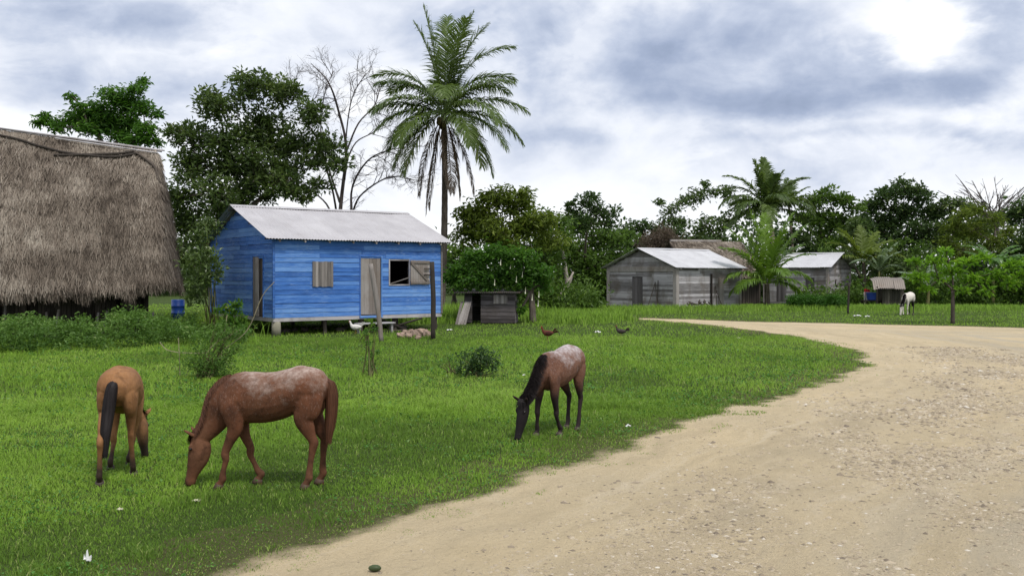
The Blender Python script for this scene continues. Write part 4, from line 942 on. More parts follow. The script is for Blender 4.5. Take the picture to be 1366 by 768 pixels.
# ------------------------------------------------------------------ the blue house
def blue_house():
    lx, ly = 7.4, 6.9; fl = .67
    # window open: px 519-545 x 348-378 ; shutter 545-571 ; closed window 416-443 ; door 480-508
    def ux(px):  # position along the front wall of a column of the photograph
        k = (px-683)/F; th = BLUE[2]; return (k*BLUE[1]-BLUE[0])/(math.cos(th)-k*math.sin(th))
    w0, w1 = ux(416), ux(443.5); d0, d1 = ux(480.5), ux(508); o0, o1, o2 = ux(519.5), ux(545), ux(572)
    wz0, wz1 = 1.83, 2.80; dz1 = 3.0; oz0, oz1 = 1.90, 2.86
    g0, g1 = 0.95, 1.95   # gable door
    fh = [(w0+.06, w1-.06, wz0+.06, wz1-.06), (d0, d1, fl, dz1), (o0, o1, oz0, oz1)]
    root = house('blue_house', 'blue painted board house on short piers with a grey corrugated roof', 'house', BLUE, fl, 3.63, 5.07, BLUEP, TIN, fh, [(g0, g1, fl, dz1)], (.40, .30), .172, window=(o0, o1, oz0, oz1))
    door_leaf(root, 'x', d0+.02, d1-.02, fl+.03, dz1-.02, .012)
    door_leaf(root, 'y', g0+.42, g1-.02, fl+.02, dz1-.03, -.012, 'grey side door standing ajar in the gable')
    # dark frame round the doors
    m = MB(); m.box((d0-.05, -.048, fl), (d0-.002, .03, dz1+.05)); m.box((d1+.002, -.048, fl), (d1+.05, .03, dz1+.05)); m.box((d0, -.047, dz1+.002), (d1, .03, dz1+.05)); m.box((d0-.05, -.10, fl-.09), (d1+.05, -.003, fl-.01)); m.build('door_frame', BLUEP, root)
    m = MB(); m.box((-.048, g0-.05, fl), (.03, g0-.002, dz1+.05)); m.box((-.048, g1+.002, fl), (.03, g1+.05, dz1+.05)); m.box((-.047, g0, dz1+.002), (.03, g1, dz1+.05)); m.build('door_frame', BLUEP, root)
    # closed shutter
    m = MB(); vboards(m, 'x', w0, w1, wz0, wz1, -.045, .028, .13); s = m.build('shutter', GREYV, root); s['label'] = 'closed grey board shutter'
    # open window with shutter folded back flat
    m = MB()
    for a, b in (((o0-.05, -.05, oz0-.05), (o0, .04, oz1+.05)), ((o1, -.05, oz0-.05), (o1+.03, .04, oz1+.05)), ((o0, -.05, oz1), (o1, .04, oz1+.05)), ((o0, -.05, oz0-.05), (o1, .04, oz0))): m.box(a, b)
    m.build('window_frame', GREYW, root)
    m = MB(); vboards(m, 'x', o1+.05, o2, oz0-.02, oz1+.02, -.055, .022, .12)
    m.box((o1+.05, -.115, oz0+.02), (o2, -.079, oz0+.10), .2); m.box((o1+.05, -.115, oz1-.10), (o2, -.079, oz1-.02), .2)
    m.raw([(o1+.06, -.114, oz1-.12), (o1+.17, -.114, oz1-.10), (o2-.02, -.114, oz0+.12), (o2-.13, -.114, oz0+.10), (o1+.06, -.08, oz1-.12), (o1+.17, -.08, oz1-.10), (o2-.02, -.08, oz0+.12), (o2-.13, -.08, oz0+.10)], [[0, 3, 2, 1], [0, 1, 5, 4], [1, 2, 6, 5], [2, 3, 7, 6], [3, 0, 4, 7]], tint=.1)
    s = m.build('shutter', GREYV, root); s['label'] = 'open braced shutter folded back against the wall'
    m = MB(); m.box((o2-.30, -.15, oz0+.36), (o2+.12, -.117, oz0+.41), .1); m.box((o2-.3, -.15, oz0+.62), (o2+.10, -.117, oz0+.66), .1); m.build('latch', DARKW, s)
    m = MB(); m.tube([(o0+.02, -.03, oz0+.02), (o1-.02, -.08, oz0+.27)], .022, 5); m.build('prop_stick', GREYW, root)
    # corner posts
    for (x, y) in ((0, 0), (lx, 0), (0, ly)):
        m = MB(); m.box((x-.055 if x == 0 else x-.03, -.052 if y == 0 else y-.03, fl), (x+.03 if x == 0 else x+.055, .03 if y == 0 else y+.055, 3.66), .0); m.build('corner_board', BLUEP if y == 0 and x == 0 else GREYW, root)
    # concrete piers
    cm = plain_mat('stained_concrete', (.33, .31, .24), (.20, .19, .14), 6, .9)
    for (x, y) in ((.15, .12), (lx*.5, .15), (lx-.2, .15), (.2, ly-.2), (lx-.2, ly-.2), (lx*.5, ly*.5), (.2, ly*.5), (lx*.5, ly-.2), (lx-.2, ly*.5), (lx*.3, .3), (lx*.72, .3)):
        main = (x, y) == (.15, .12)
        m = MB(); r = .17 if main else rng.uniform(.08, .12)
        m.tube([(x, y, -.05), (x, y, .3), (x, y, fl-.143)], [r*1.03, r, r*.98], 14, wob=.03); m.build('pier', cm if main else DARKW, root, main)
    # step plank under the door
    m = MB(); m.box((d0-.5, -.75, .36), (d1+.25, -.45, .41)); m.box((d0-.4, -.68, 0), (d0-.32, -.52, .357)); m.box((d1+.1, -.68, 0), (d1+.18, -.52, .357)); s = m.build('door_step', GREYW, root)
    return root

def sheds():
    # first shed
    lx, ly = 7.0, 6.3
    def ux(px):
        k = (px-683)/F; th = SHED[2]; return (k*SHED[1]-SHED[0])/(math.cos(th)-k*math.sin(th))
    def uy(px):
        k = (px-683)/F; th = SHED[2]; return (SHED[0]-k*SHED[1])/(math.sin(th)+k*math.cos(th))
    d0, d1 = ux(957.5), ux(965.5); g1, g0 = uy(843.5), uy(857.5)
    root = house('grey_shed', 'weathered grey board shed with a pale metal gable roof standing on the lawn', 'shed', SHED, .12, 2.75, 4.12, GREYW, TIN2, [(d0, d1, .12, 2.05)], [(g0, g1, .12, 2.1)], (.40, .35), .17)
    door_leaf(root, 'x', d0+.02, d1-.02, .14, 2.03, -.01, 'pale front door'); d = door_leaf(root, 'y', g0+.02, g1-.02, .14, 2.08, -.01, 'dark grey gable door', mat=DARKW2)
    for (x, y, w) in ((0, 0, .22), (lx, 0, .16), (0, ly, .22)):
        m = MB(); m.box((x-.07 if x == 0 else x-w, -.07 if y == 0 else y-w, .05), (x+w if x == 0 else x+.07, w if y == 0 else y+.07, 2.84), .9); m.build('corner_board', GREYV, root)
    m = MB(); m.box((-.075, .23, 2.50), (-.045, ly-.23, 2.86), .95); m.build('fascia', GREYV, root)
    m = MB(); m.tube([(-.12, ux(893)*0+1.55, 0), (-.10, 1.5, 1.9)], .03, 5); m.tube([(-.5, 2.1, 0), (-.1, 1.75, 1.75)], .03, 5); m.tube([(-.6, 1.1, 0), (-.12, 1.75, 1.8)], .025, 5)
    tag(m.build('leaning_poles', DARKW, None), 'dark sticks leaning on the gable of the first grey shed', 'sticks', kind=None).matrix_world = root.matrix_basis
    px = ux(947); m = MB(); m.box((px-.05, -.20, 0), (px+.05, -.10, 2.35)); o = m.build('post', DARKW, None); o.matrix_world = root.matrix_basis; tag(o, 'upright dark post against the front of the first grey shed', 'post')
    m = MB(); m.tube([(px+.15, -.5, 0), (px+.45, -.12, 1.5)], .035, 5); m.tube([(px+.75, -.5, 0), (px+.4, -.12, 1.45)], .03, 5); o = m.build('stick', DARKW, None); o.matrix_world = root.matrix_basis; tag(o, 'crossed sticks leaning beside the pale shed door', 'sticks')
    m = MB()
    for _ in range(16):
        x = rng.uniform(.6, 3.0); m.tube([(x, -rng.uniform(.3, .8), rng.uniform(.05, .4)), (x+rng.uniform(-.6, .6), -rng.uniform(.2, .8), rng.uniform(.1, .6))], .05, 5)
    o = m.build('brush_pile', DARKW, None); o.matrix_world = root.matrix_basis; tag(o, 'dark heap of branches at the foot of the first grey shed', 'brush pile')
    # second shed
    lx, ly = SHED2[3], SHED2[4]
    root = house('grey_shed', 'weathered grey shed with a low roof behind the green hedge', 'shed', SHED2, .15, 2.85, 4.02, GREYW, TIN2, [(3.3, 4.0, 1.15, 2.1), (1.0, 1.8, .15, 2.2)], [], (.40, .35), .17, gable_right=True)
    m = MB(); vboards(m, 'x', 3.3, 4.0, 1.15, 2.1, .01, .03, .12); m.build('shutter', DARKW2, root); door_leaf(root, 'x', 1.02, 1.78, .17, 2.18, .01, mat=DARKW2)
    for (x, y) in ((0, 0), (lx, 0), (lx, ly)):
        m = MB(); m.box((x-.07 if x == 0 else x-.12, -.07 if y == 0 else y-.12, .05), (x+.12 if x == 0 else x+.07, .12 if y == 0 else y+.07, 2.9), .8); m.build('corner_board', GREYV, root)
    # small things hung on the gable: dark coil
    m = MB(); c = [(lx+.08, 2.2+.35*math.cos(a), 1.7+.3*math.sin(a)) for a in np.linspace(2.4, 6.0, 12)]; m.tube(c, .05, 6); m.tube([(lx+.08, 3.0, 1.35), (lx+.08, 3.6, 1.4), (lx+.08, 3.6, 2.0)], .035, 5)
    m.build('hanging_coil', DARKW, root)
    # rails in front of the gable
    o = MB(); a = G(1104, 404); b = np.array([a[0]+2.0, a[1]+1.4, 0])
    for z in (.55, .95): o.tube([a+[.2, 0, z], b+[0, 0, z]], .05, 5)
    for q in (a+[.2, 0, 0], b): o.tube([q, q+[0, 0, 1.1]], .06, 6)
    r = o.build('rail', DARKW, None); tag(r, 'dark rail fence at the right end of the second grey shed', 'fence')
DARKW2 = wood_m('dark_grey_boards', (.05, .045, .045), (.11, .10, .10), (.19, .175, .18), True)

# ------------------------------------------------------------------ coop
def coop():
    bx, by, th, lx, ly = COOP
    root = empty('chicken_coop', (bx, by, 0), th); tag(root, 'small dark board coop with a flat metal roof under the white-flowered tree', 'coop')
    m = MB(); board_rows(m, lx, .05, 1.42, 'x', 0, -1, [(.35, .75, 0, 1.4)], .17, joints=False); m.build('front_wall', COOPW, root)
    m = MB(); board_rows(m, lx, .05, 1.42, 'x', ly, 1, [], .17, joints=False); m.build('back_wall', COOPW, root)
    m = MB(); board_rows(m, ly, .05, 1.42, 'y', 0, -1, [], .17, joints=False); board_rows(m, ly, .05, 1.42, 'y', lx, 1, [], .17, joints=False); m.build('side_wall', COOPW, root)
    m = MB(); n = 120; xs = np.linspace(-.45, lx+.25, n)
    w = .012*np.sin(xs/.1*2*np.pi); v = []
    for y, z in ((-.35, 1.46), (ly+.3, 1.60)):
        v += [(x, y, z+k) for x, k in zip(xs, w)]
    k = np.arange(n-1); q = np.c_[k, k+1, k+n+1, k+n]; v = np.array(v); m.raw(np.vstack([v, v-[0, 0, .006]]), np.vstack([q, q[:, ::-1]+2*n, np.c_[k, k+2*n, k+2*n+1, k+1]]), tint=.5)
    m.build('roof', tin_m('rusty_sheet', (.10, .09, .085), (.06, .055, .05), .5), root)
    m = MB(); vboards(m, 'x', 1.35, 2.0, .95, 1.35, -.05, .02, .13); m.build('shutter', GREYV, root)
    for (x, dx, tn, w_) in ((-.05, .18, .95, .16), (.12, .14, .6, .13), (-.12, .05, .2, .12), (.28, .05, .4, .10)):
        m = MB(); m.hexa([(x-.25, -.62, .0), (x-.25+w_, -.62, .0), (x-.25+w_, -.59, .0), (x-.25, -.59, .0), (x+dx-.1, -.10, 1.05), (x+dx-.1+w_, -.10, 1.05), (x+dx-.1+w_, -.07, 1.05), (x+dx-.1, -.07, 1.05)], tn)
        o = m.build('plank', GREYV, None); o.matrix_world = root.matrix_basis
        tag(o, {.95: 'pale plank leaning on the left end of the coop', .6: 'grey plank leaning beside the coop door', .2: 'dark plank leaning at the far left of the coop', .4: 'narrow plank leaning nearest the coop doorway'}[tn], 'plank', 'planks leaning on the coop')
COOPW = wood_m('old_coop_boards', (.03, .026, .026), (.085, .075, .075), (.19, .17, .175), brown=(.06, .05, .04))

# ------------------------------------------------------------------ thatch
def thatch_m(name, lo, mid, hi):
    def b(t):
        c = t.coord(); n = t.noise(c, 1.2, 5, .6); n2 = t.noise(c, 9, 5, .7)
        f = t.math('ADD', t.math('MULTIPLY', t.attr('tint'), .75), t.math('MULTIPLY', t.mapr(n, .3, .7, 0, 1), .32))
        col = t.ramp(f, [(.15, lo), (.5, mid), (.95, hi)]); col = t.mix(t.mapr(n2, .45, .7, 0, .35), col, lo)
        return princ(t, col, .9, .12)
    return material(name, b)
THATCH = thatch_m('palm_thatch', (.068, .054, .043), (.21, .172, .138), (.40, .35, .29))
def thatched_roof(root, Lr, W, zr, ze_fn, ends, mat, N, sl=(.25, .6), sw=.021, frin=.5, jit=.24, top_drop=0.0, sag=.0):
    """ridge from x=0 to x=Lr at y=0; eaves at y=-W/+W; rounded hips with radius 'ends' at either end (0 = none)"""
    def surf(s, v):
        """s runs round the building: front eave (0..Lr), right hip (Lr..Lr+1), back. v: 0 ridge, 1 eave"""
        s = np.asarray(s, float); v = np.asarray(v, float)
        x = np.where(s <= Lr, s, Lr); ang = np.clip(s-Lr, 0, 1)*np.pi
        ey = np.where(s <= Lr, -W, -W*np.cos(ang)); ex = np.where(s <= Lr, 0, ends*np.sin(ang))
        back = s > Lr+1; x = np.where(back, Lr-(s-Lr-1), x); ey = np.where(back, W, ey); ex = np.where(back, 0, ex)
        z = zr-top_drop*x/Lr; ze = ze_fn(x+ex, ey)
        prof = v+.10*np.sin(np.pi*v)                       # slightly bellied slope
        vz = v-.035*np.sin(np.pi*v)
        return np.stack([x+ex*prof, ey*prof, z+(ze-z)*vz-sag*np.sin(np.pi*np.clip(x/Lr, 0, 1))*(1-v)], -1)
    S_ = np.concatenate([np.linspace(0, Lr, 30), np.linspace(Lr+.04, Lr+1, 22), np.linspace(Lr+1.01, 2*Lr+1, 12)]); Vv = np.linspace(0, 1, 14)
    SS, VV = np.meshgrid(S_, Vv); p = surf(SS.ravel(), VV.ravel()); n = len(S_)
    i, j = np.meshgrid(np.arange(n-1), np.arange(len(Vv)-1)); k = (j*n+i).ravel(); q = np.c_[k, k+n, k+n+1, k+1]
    pin = p.copy(); pin[:, 2] -= .22; M_ = len(p)
    m = MB(); m.raw(np.vstack([p, pin]), np.vstack([q, q[:, ::-1]+M_]), tint=.15)
    # straw
    ws = np.array([Lr, 3.0*max(ends, .6)*1.3, Lr*.35]); pick = rng.choice(3, N, p=ws/ws.sum())
    s = np.where(pick == 0, rng.random(N)*Lr, np.where(pick == 1, Lr+rng.random(N), Lr+1+rng.random(N)*Lr)); v = rng.random(N)**.9
    course = np.floor(v*20)/20; v = np.clip(course+rng.normal(0, .010, N)+.012*np.sin(s*1.3+course*40), 0, .985)
    a = surf(s, v); b = surf(s, v+.015); d = norm(b-a); e = surf(s+.02, v); e = norm(e-a+1e-6); nr = norm(np.cross(e, d)); nr = np.where(nr[:, 2:3] < 0, -nr, nr)
    L = rng.uniform(*sl, N); dj = norm(d+e*rng.normal(0, jit, (N, 1))+nr*rng.uniform(.0, .22, (N, 1)))
    wv = norm(np.cross(dj, nr))*(sw*rng.uniform(.5, 1.3, (N, 1)))*.5
    o = a+nr*rng.uniform(.0, .05, (N, 1)); o2 = o+dj*L[:, None]
    vv = np.stack([o-wv, o+wv, o2+wv*.5, o2-wv*.5], 1).reshape(-1, 3)
    patch = fbm(s*.9, v*6, 3)
    tint = np.clip(rng.normal(.40, .2, N)+(patch-.5)*1.2+(fbm(s*4, v*9, 12)-.5)*.5+.1*(v < .25)-.10*(rng.random(N) < .2), 0, 1)
    k = np.arange(N)*4; m.raw(vv, np.c_[k, k+1, k+2, k+3], tint=np.repeat(tint, 4))
    # hanging fringe along the eaves, two ragged layers
    M2 = N//3; s = rng.random(M2)*(Lr+1.6); a = surf(s, np.full(M2, 1.0)-rng.random(M2)*.09); out = norm(a*[1, 1, 0]-np.array([Lr*.5, 0, 0]))
    dj = norm(np.array([0, 0, -1.0])+rng.normal(0, .13, (M2, 3))+out*.16); L = frin*rng.uniform(.35, 1.15, M2)*(.55+.9*fbm(s*3.1, s*0+2, 6))
    wv = norm(rng.normal(size=(M2, 3))*[1, 1, 0])*sw*.6*rng.uniform(.4, 1.3, (M2, 1)); o2 = a+dj*L[:, None]
    vv = np.stack([a-wv, a+wv, o2+wv*.4, o2-wv*.4], 1).reshape(-1, 3); k = np.arange(M2)*4
    m.raw(vv, np.c_[k, k+1, k+2, k+3], tint=np.repeat(np.clip(rng.normal(.38, .25, M2), 0, 1), 4))
    return m.build('thatch', mat, root), surf

def thatched_hut():
    th = R(20); Lr = 12.5; c, s = math.cos(th), math.sin(th)
    rx, ry = -13.9, 36.5     # right end of the ridge
    ox, oy = rx-Lr*c, ry-Lr*s
    root = empty('thatched_hut', (ox, oy, 0), th); tag(root, 'large palm-thatched hut with low shaggy eaves and dark plank walls at the left', 'hut')
    def ze(x, y): return 1.75+np.clip((x-(Lr-4))/5.5, 0, 1)*.22+.05*np.sin(x*2.1)
    t_, surf = thatched_roof(root, Lr, 3.0, 8.35, ze, .95, THATCH, 66000, top_drop=1.26)
    # ridge poles and the sagging binding vines
    m = MB(); m.tube([(0, -.08, 8.42), (Lr*.5, -.05, 7.78), (Lr+.25, 0, 7.10)], .045, 6); m.tube([(Lr*.72, -.22, 7.40), (Lr+.1, -.25, 7.0)], .03, 5); m.tube([(Lr*.66, .1, 7.60), (Lr+.35, .12, 7.15)], .035, 5)
    m.build('ridge_pole', GREYW, root)
    def on(s_, v_): 
        p = surf(np.array([s_]), np.array([v_]))[0]; return p+np.array([0, -.09, .07])
    for pts in ([(Lr-9, .05), (Lr-5.4, .055), (Lr-4.0, .10), (Lr-3.0, .13), (Lr-1.6, .12), (Lr-.9, .08), (Lr-.6, .05)], [(Lr-3.5, .16), (Lr-2.4, .125), (Lr-1.3, .08), (Lr-.7, .04)], [(Lr-.8, .04), (Lr-.35, .10), (Lr-.0, .17), (Lr+.12, .26), (Lr+.18, .30)]):
        m = MB(); m.tube(poly_smooth([on(a, b) for a, b in pts], 5), .05, 6, wob=.25); m.build('binding_vine', DARKW, root, True)
    # loose bundle of leaves at the ridge end
    m = MB()
    for _ in range(420):
        a = on(Lr+rng.uniform(0, .35), rng.uniform(.0, .05)); d = norm(np.array([rng.uniform(-.1, .5), rng.normal()*.3, -1.0])); L = rng.uniform(.3, .8); w_ = np.array([.02, .01, 0]); m.raw([a-w_, a+w_, a+d*L+w_*.4, a+d*L-w_*.4], [[0, 1, 2, 3]], tint=rng.uniform(.5, 1))
    m.build('ridge_tuft', THATCH, root)
    # walls: rough upright planks and poles
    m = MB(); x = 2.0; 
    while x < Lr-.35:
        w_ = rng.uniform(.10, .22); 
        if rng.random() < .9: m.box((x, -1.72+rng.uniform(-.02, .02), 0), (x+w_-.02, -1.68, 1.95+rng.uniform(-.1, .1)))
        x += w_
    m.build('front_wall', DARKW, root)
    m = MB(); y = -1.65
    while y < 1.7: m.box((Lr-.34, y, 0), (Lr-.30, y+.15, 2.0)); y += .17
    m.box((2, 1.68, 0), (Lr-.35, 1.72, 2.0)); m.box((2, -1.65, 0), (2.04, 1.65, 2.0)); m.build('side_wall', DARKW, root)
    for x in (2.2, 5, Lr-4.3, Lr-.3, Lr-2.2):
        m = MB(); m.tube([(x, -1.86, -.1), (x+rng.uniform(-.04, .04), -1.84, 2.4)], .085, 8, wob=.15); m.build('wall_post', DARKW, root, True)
    # pale offcuts leaning on the wall
    for i, x in enumerate((Lr-6.2, Lr-4.9, Lr-3.6, Lr-3.2, Lr-1.9, Lr-1.6, Lr-.05)):
        m = MB(); dx = rng.uniform(-.22, .22); m.tube([(x+dx, -2.3, 0), (x, -1.95, rng.uniform(.9, 1.35))], .05, 5); o = m.build('slab', GREYV, None); o.matrix_world = root.matrix_basis
        tag(o, 'pale slab of wood leaning on the dark front wall of the thatched hut', 'wood slab', 'slabs leaning on the thatched hut')
    # second thatched house far away
    th = R(12); root = empty('thatched_house', (12.6, 75, 0), th); tag(root, 'thatched house half hidden between the first grey shed and the palms', 'house')
    def ze2(x, y): return 2.2+0*x
    thatched_roof(root, 6.0, 2.9, 4.95, ze2, 1.2, THATCH, 14000, sl=(.3, .7), sw=.06, frin=.45)
    m = MB(); m.box((.1, -.16, 4.93), (4.4, .16, 5.10)); m.build('ridge_board', GREYV, root)
    m = MB(); x = .3
    while x < 6.6: m.box((x, -2.3, 0), (x+.16, -2.26, 2.6)); x += .19
    m.box((.3, 2.3, 0), (6.6, 2.35, 2.6)); m.box((.3, -2.2, 0), (.35, 2.2, 2.6)); m.box((6.6, -2.2, 0), (6.65, 2.2, 2.6)); m.build('wall', DARKW, root)
    # low hut on the far right
    g = G(1196, 409.5); root = empty('low_hut', (g[0]-.5, g[1], 0), R(-10)); tag(root, 'low hut with a pale sagging roof sheet behind the white horse', 'hut')
    m = MB(); 
    for i, (x0, x1) in enumerate(((-1.25, .1), (.13, .85))):
        n = 50; xs = np.linspace(x0, x1, n); v = []
        for (y, z) in ((-1.0, 1.35-.05*i), (-.5, 1.95-.05*i), (.4, 2.12-.05*i), (1.6, 1.9)): v += [(x, y, z+.02*math.sin(x/.14*6.28)-.1*(x < x0+.4)*(x0+.4-x)*3*(i == 0)) for x in xs]
        v = np.array(v); k = (np.arange(3)[:, None]*n+np.arange(n-1)[None]).ravel(); q = np.c_[k, k+1, k+n+1, k+n]; m.raw(np.vstack([v, v-[0, 0, .03]]), np.vstack([q, q[:, ::-1]+4*n]), tint=.3+.4*i)
    m.build('roof', tin_m('pinkish_old_sheet', (.28, .24, .21), (.20, .17, .145), .4), root)
    m = MB(); x = -.6
    while x < .7: m.box((x, -.6, 0), (x+.15, -.56, 1.55)); x += .17
    m.box((-.6, 1.2, 0), (.75, 1.25, 1.7)); m.box((.75, -.55, 0), (.79, 1.2, 1.6)); m.build('wall', wood_m('grey_green_boards', (.03, .03, .024), (.07, .065, .05), (.12, .11, .09), True), root)
    m = MB(); m.tube([(-1.05, -.9, 0), (-1.0, -.9, 1.45)], .06, 6); m.tube([(.7, -.9, 0), (.7, -.9, 1.3)], .05, 6); m.build('post', DARKW, root)

def small_things():
    # fence posts in front of the blue house
    def post(lbl, pts_px, r, mat, tops=None, name='fence_post'):
        D = F*CAMH/(pts_px[0][1]-HZ); m = MB(); pts = [P(a, b, D) for a, b in pts_px]; pts[0][2] = -.05
        m.tube(poly_smooth(pts, 4), r, 8, wob=.18, tint=.4); o = m.build(name, mat, None, True); tag(o, lbl, 'post')
    post('weathered grey post leaning left in front of the grey front door', [(509, 456), (505, 420), (500, 385), (494, 352)], .085, GREYV)
    post('upright blackened post before the right end of the blue wall', [(577.5, 453), (578, 400), (576, 349)], .085, DARKW)
    post('thin dark stake behind the left end of the coop', [(606, 418), (607, 384)], .05, DARKW)
    post('dark stake with a leaning top beside the second grey shed', [(1131, 419), (1132, 395), (1133, 378)], .06, DARKW)
    post('short pale stake behind the trunk of the white-flowered tree', [(724, 413), (723, 388)], .05, PALEBARK)
    post('short grey stake at the bank behind the white-flowered tree', [(718, 410), (717, 396)], .04, PALEBARK)
    # blue barrel
    g = G(250, 434); 
    m = MB(); prof = [(0, .0), (.26, .0), (.28, .02), (.28, .30), (.295, .32), (.28, .34), (.28, .60), (.295, .62), (.28, .64), (.28, .88), (.27, .90), (.25, .90), (.25, .86), (0, .86)]
    n = 24; v = [(r*math.cos(a), r*math.sin(a), z) for r, z in prof for a in np.arange(n)/n*2*np.pi]
    q = [[i*n+j, i*n+(j+1) % n, (i+1)*n+(j+1) % n, (i+1)*n+j] for i in range(len(prof)-1) for j in range(n)]
    m.raw(v, q); o = m.build('barrel', plain_mat('blue_plastic', (.012, .055, .27), (.010, .04, .19), 5, .4, .5), None, True, loc=(g[0], g[1]-1.2, .30)); tag(o, 'blue plastic barrel standing between the thatched hut and the blue house', 'barrel')
    m = MB(); m.box((g[0]-.4, g[1]-1.6, 0), (g[0]+.4, g[1]-.8, .298)); o = m.build('block', plain_mat('old_block', (.12, .11, .09)), None); tag(o, 'low block carrying the blue barrel', 'block')
    # rock pile by the dark post, and rubble under the house
    rm = plain_mat('pinkish_rock', (.38, .28, .22), (.20, .14, .11), 9, .9, bmp=.6)
    spec = [(536, 451, .17), (545, 452, .16), (553, 450, .20), (561, 448, .22), (570, 450, .18), (558, 453, .12), (541, 447, .16), (567, 446, .15), (549, 445, .14)]
    names = ['leftmost rock of the pile beside the dark post', 'low rock second from the left in the pile', 'middle rock of the pile by the dark post', 'largest pale rock of the pile', 'rock of the pile closest to the dark post', 'small rock in front of the pile', 'rock behind the leftmost rock of the pile', 'rock at the back right of the pile', 'rock at the back middle of the pile']
    for (px, py, r), nm in zip(spec, names):
        g = G(px, py); m = MB(); m.ball((0, 0, 0), r, 8, 6, jit=.5, sq=(1.1, .9, .75)); o = m.build('rock', rm, None, False, loc=(g[0], g[1], r*.55)); o.rotation_euler = (0, .2, rng.uniform(0, 3)); tag(o, nm, 'rock', 'rocks piled by the dark post')
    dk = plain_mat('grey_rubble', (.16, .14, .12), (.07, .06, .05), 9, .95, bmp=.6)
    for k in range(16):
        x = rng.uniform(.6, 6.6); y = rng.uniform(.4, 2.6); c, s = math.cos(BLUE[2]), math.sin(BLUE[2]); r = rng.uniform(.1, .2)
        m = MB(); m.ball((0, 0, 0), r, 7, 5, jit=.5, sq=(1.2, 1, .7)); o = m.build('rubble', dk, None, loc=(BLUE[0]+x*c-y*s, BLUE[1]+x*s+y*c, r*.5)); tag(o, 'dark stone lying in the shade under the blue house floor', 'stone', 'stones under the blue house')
    # wood scraps under right end
    m = MB(); c, s = math.cos(BLUE[2]), math.sin(BLUE[2])
    for a in ((5.0, .3, .1, 6.4, -.1, .5), (5.6, -.3, .03, 4.6, .2, .5), (3.4, -.5, .04, 5.4, -.5, .05)):
        p = [(BLUE[0]+a[i]*c-a[i+1]*s, BLUE[1]+a[i]*s+a[i+1]*c, a[i+2]) for i in (0, 3)]; m.tube(p, .045, 5)
    tag(m.build('timber', DARKW, None), 'dark timbers dumped under the right end of the blue house', 'timber')
    # litter
    white = plain_mat('white_scrap', (.8, .8, .78), (.6, .6, .58), 12, .7); cream = plain_mat('cream_scrap', (.6, .58, .42), (.45, .44, .30), 12, .7)
    def scrap(px, py, w_, h_, lbl, mat=white, name='litter'):
        g = G(px, py); w_ *= .8; h_ *= .8; n = 7; m = MB(); v = []
        for i in range(n):
            for j in range(n):
                a = (i/(n-1)-.5); b = (j/(n-1)-.5); v.append((a*w_*(1+rng.normal()*.1), b*w_*.8*(1+rng.normal()*.1), .03+h_*(rng.random()**1.5)*(1-abs(a)-abs(b)*.6)))
        v = np.array(v); q = np.array([[i*n+j, (i+1)*n+j, (i+1)*n+j+1, i*n+j+1] for i in range(n-1) for j in range(n-1)])
        m.raw(np.vstack([v, v-[0, 0, .004]]), np.vstack([q, q[:, ::-1]+n*n])); o = m.build(name, mat, None, loc=g); tag(o, lbl, 'litter')
    scrap(117, 752, .07, .14, 'crumpled white plastic scrap standing in the near grass at lower left')
    scrap(160, 683, .06, .05, 'small cream scrap in the grass below the tan horse', cream)
    scrap(262, 671, .09, .03, 'thin white scrap below the muzzle of the chestnut horse', cream)
    scrap(838, 571, .09, .06, 'white scrap in the grass right of the dark-headed horse')
    scrap(700, 502, .12, .05, 'white scrap in the grass left of the mane of the dark-headed horse')
    scrap(797, 444.5, .28, .16, 'white scrap lying between the reddish hen and the dark hen')
    scrap(1143, 422, .5, .12, 'larger white scrap on the grass beyond the road below the dark stake')
    scrap(1157, 423, .3, .12, 'smaller white scrap on the grass beyond the road below the dark stake')
    scrap(600, 441, .3, .08, 'white scrap on the grass right of the blue house')
    scrap(985, 452, .2, .06, 'pale scrap at the grassy bend of the road', cream)
    m = MB(); m.ball((0, 0, 0), .038, 10, 7, sq=(1.35, .8, .7)); g = G(500, 763); tag(m.build('fruit', plain_mat('green_fruit', (.06, .09, .03), (.035, .05, .02), 8, .5), None, True, loc=(g[0], g[1], .034)), 'dark green fruit lying on the bare dirt near the bottom of the photograph', 'fruit')
    # blue tub on a bench and red-white cloth beside the low hut
    g = G(1163, 409.5); m = MB(); m.tube([(0, 0, .5), (0, 0, .55), (0, 0, 1.0), (0, 0, 1.03)], [.30, .32, .40, .43], 14); tag(m.build('tub', plain_mat('blue_tub_plastic', (.03, .07, .38), (.02, .05, .25), 5, .45, .5), None, True, loc=g), 'blue tub standing on a dark bench left of the low hut', 'tub')
    m = MB(); m.box((-.7, -.3, .42), (.7, .3, .497))
    for a in (-.6, .6):
        for b in (-.22, .22): m.box((a-.05, b-.05, 0), (a+.05, b+.05, .418))
    tag(m.build('bench', DARKW, None, loc=g), 'dark wooden bench under the blue tub', 'bench')
    g = G(1156, 409); m = MB(); m.tube([(0, 0, 0), (0, 0, 1.25)], .03, 6); o = m.build('stake', DARKW, None, loc=g); tag(o, 'short stake hung with pink and white cloth left of the blue tub', 'stake')
    m = MB(); n = 10; v = []
    for i in range(n):
        for j in range(6): a = i/(n-1); v.append(((a-.5)*.42+.03*math.sin(j*2), -.06-.03*math.sin(a*12), 1.25-j*.16+.03*math.sin(a*5)))
    v = np.array(v); q = np.array([[i*6+j, (i+1)*6+j, (i+1)*6+j+1, i*6+j+1] for i in range(n-1) for j in range(5)]); m.raw(np.vstack([v, v+[0, .01, 0]]), np.vstack([q, q[:, ::-1]+6*n]), tint=.5)
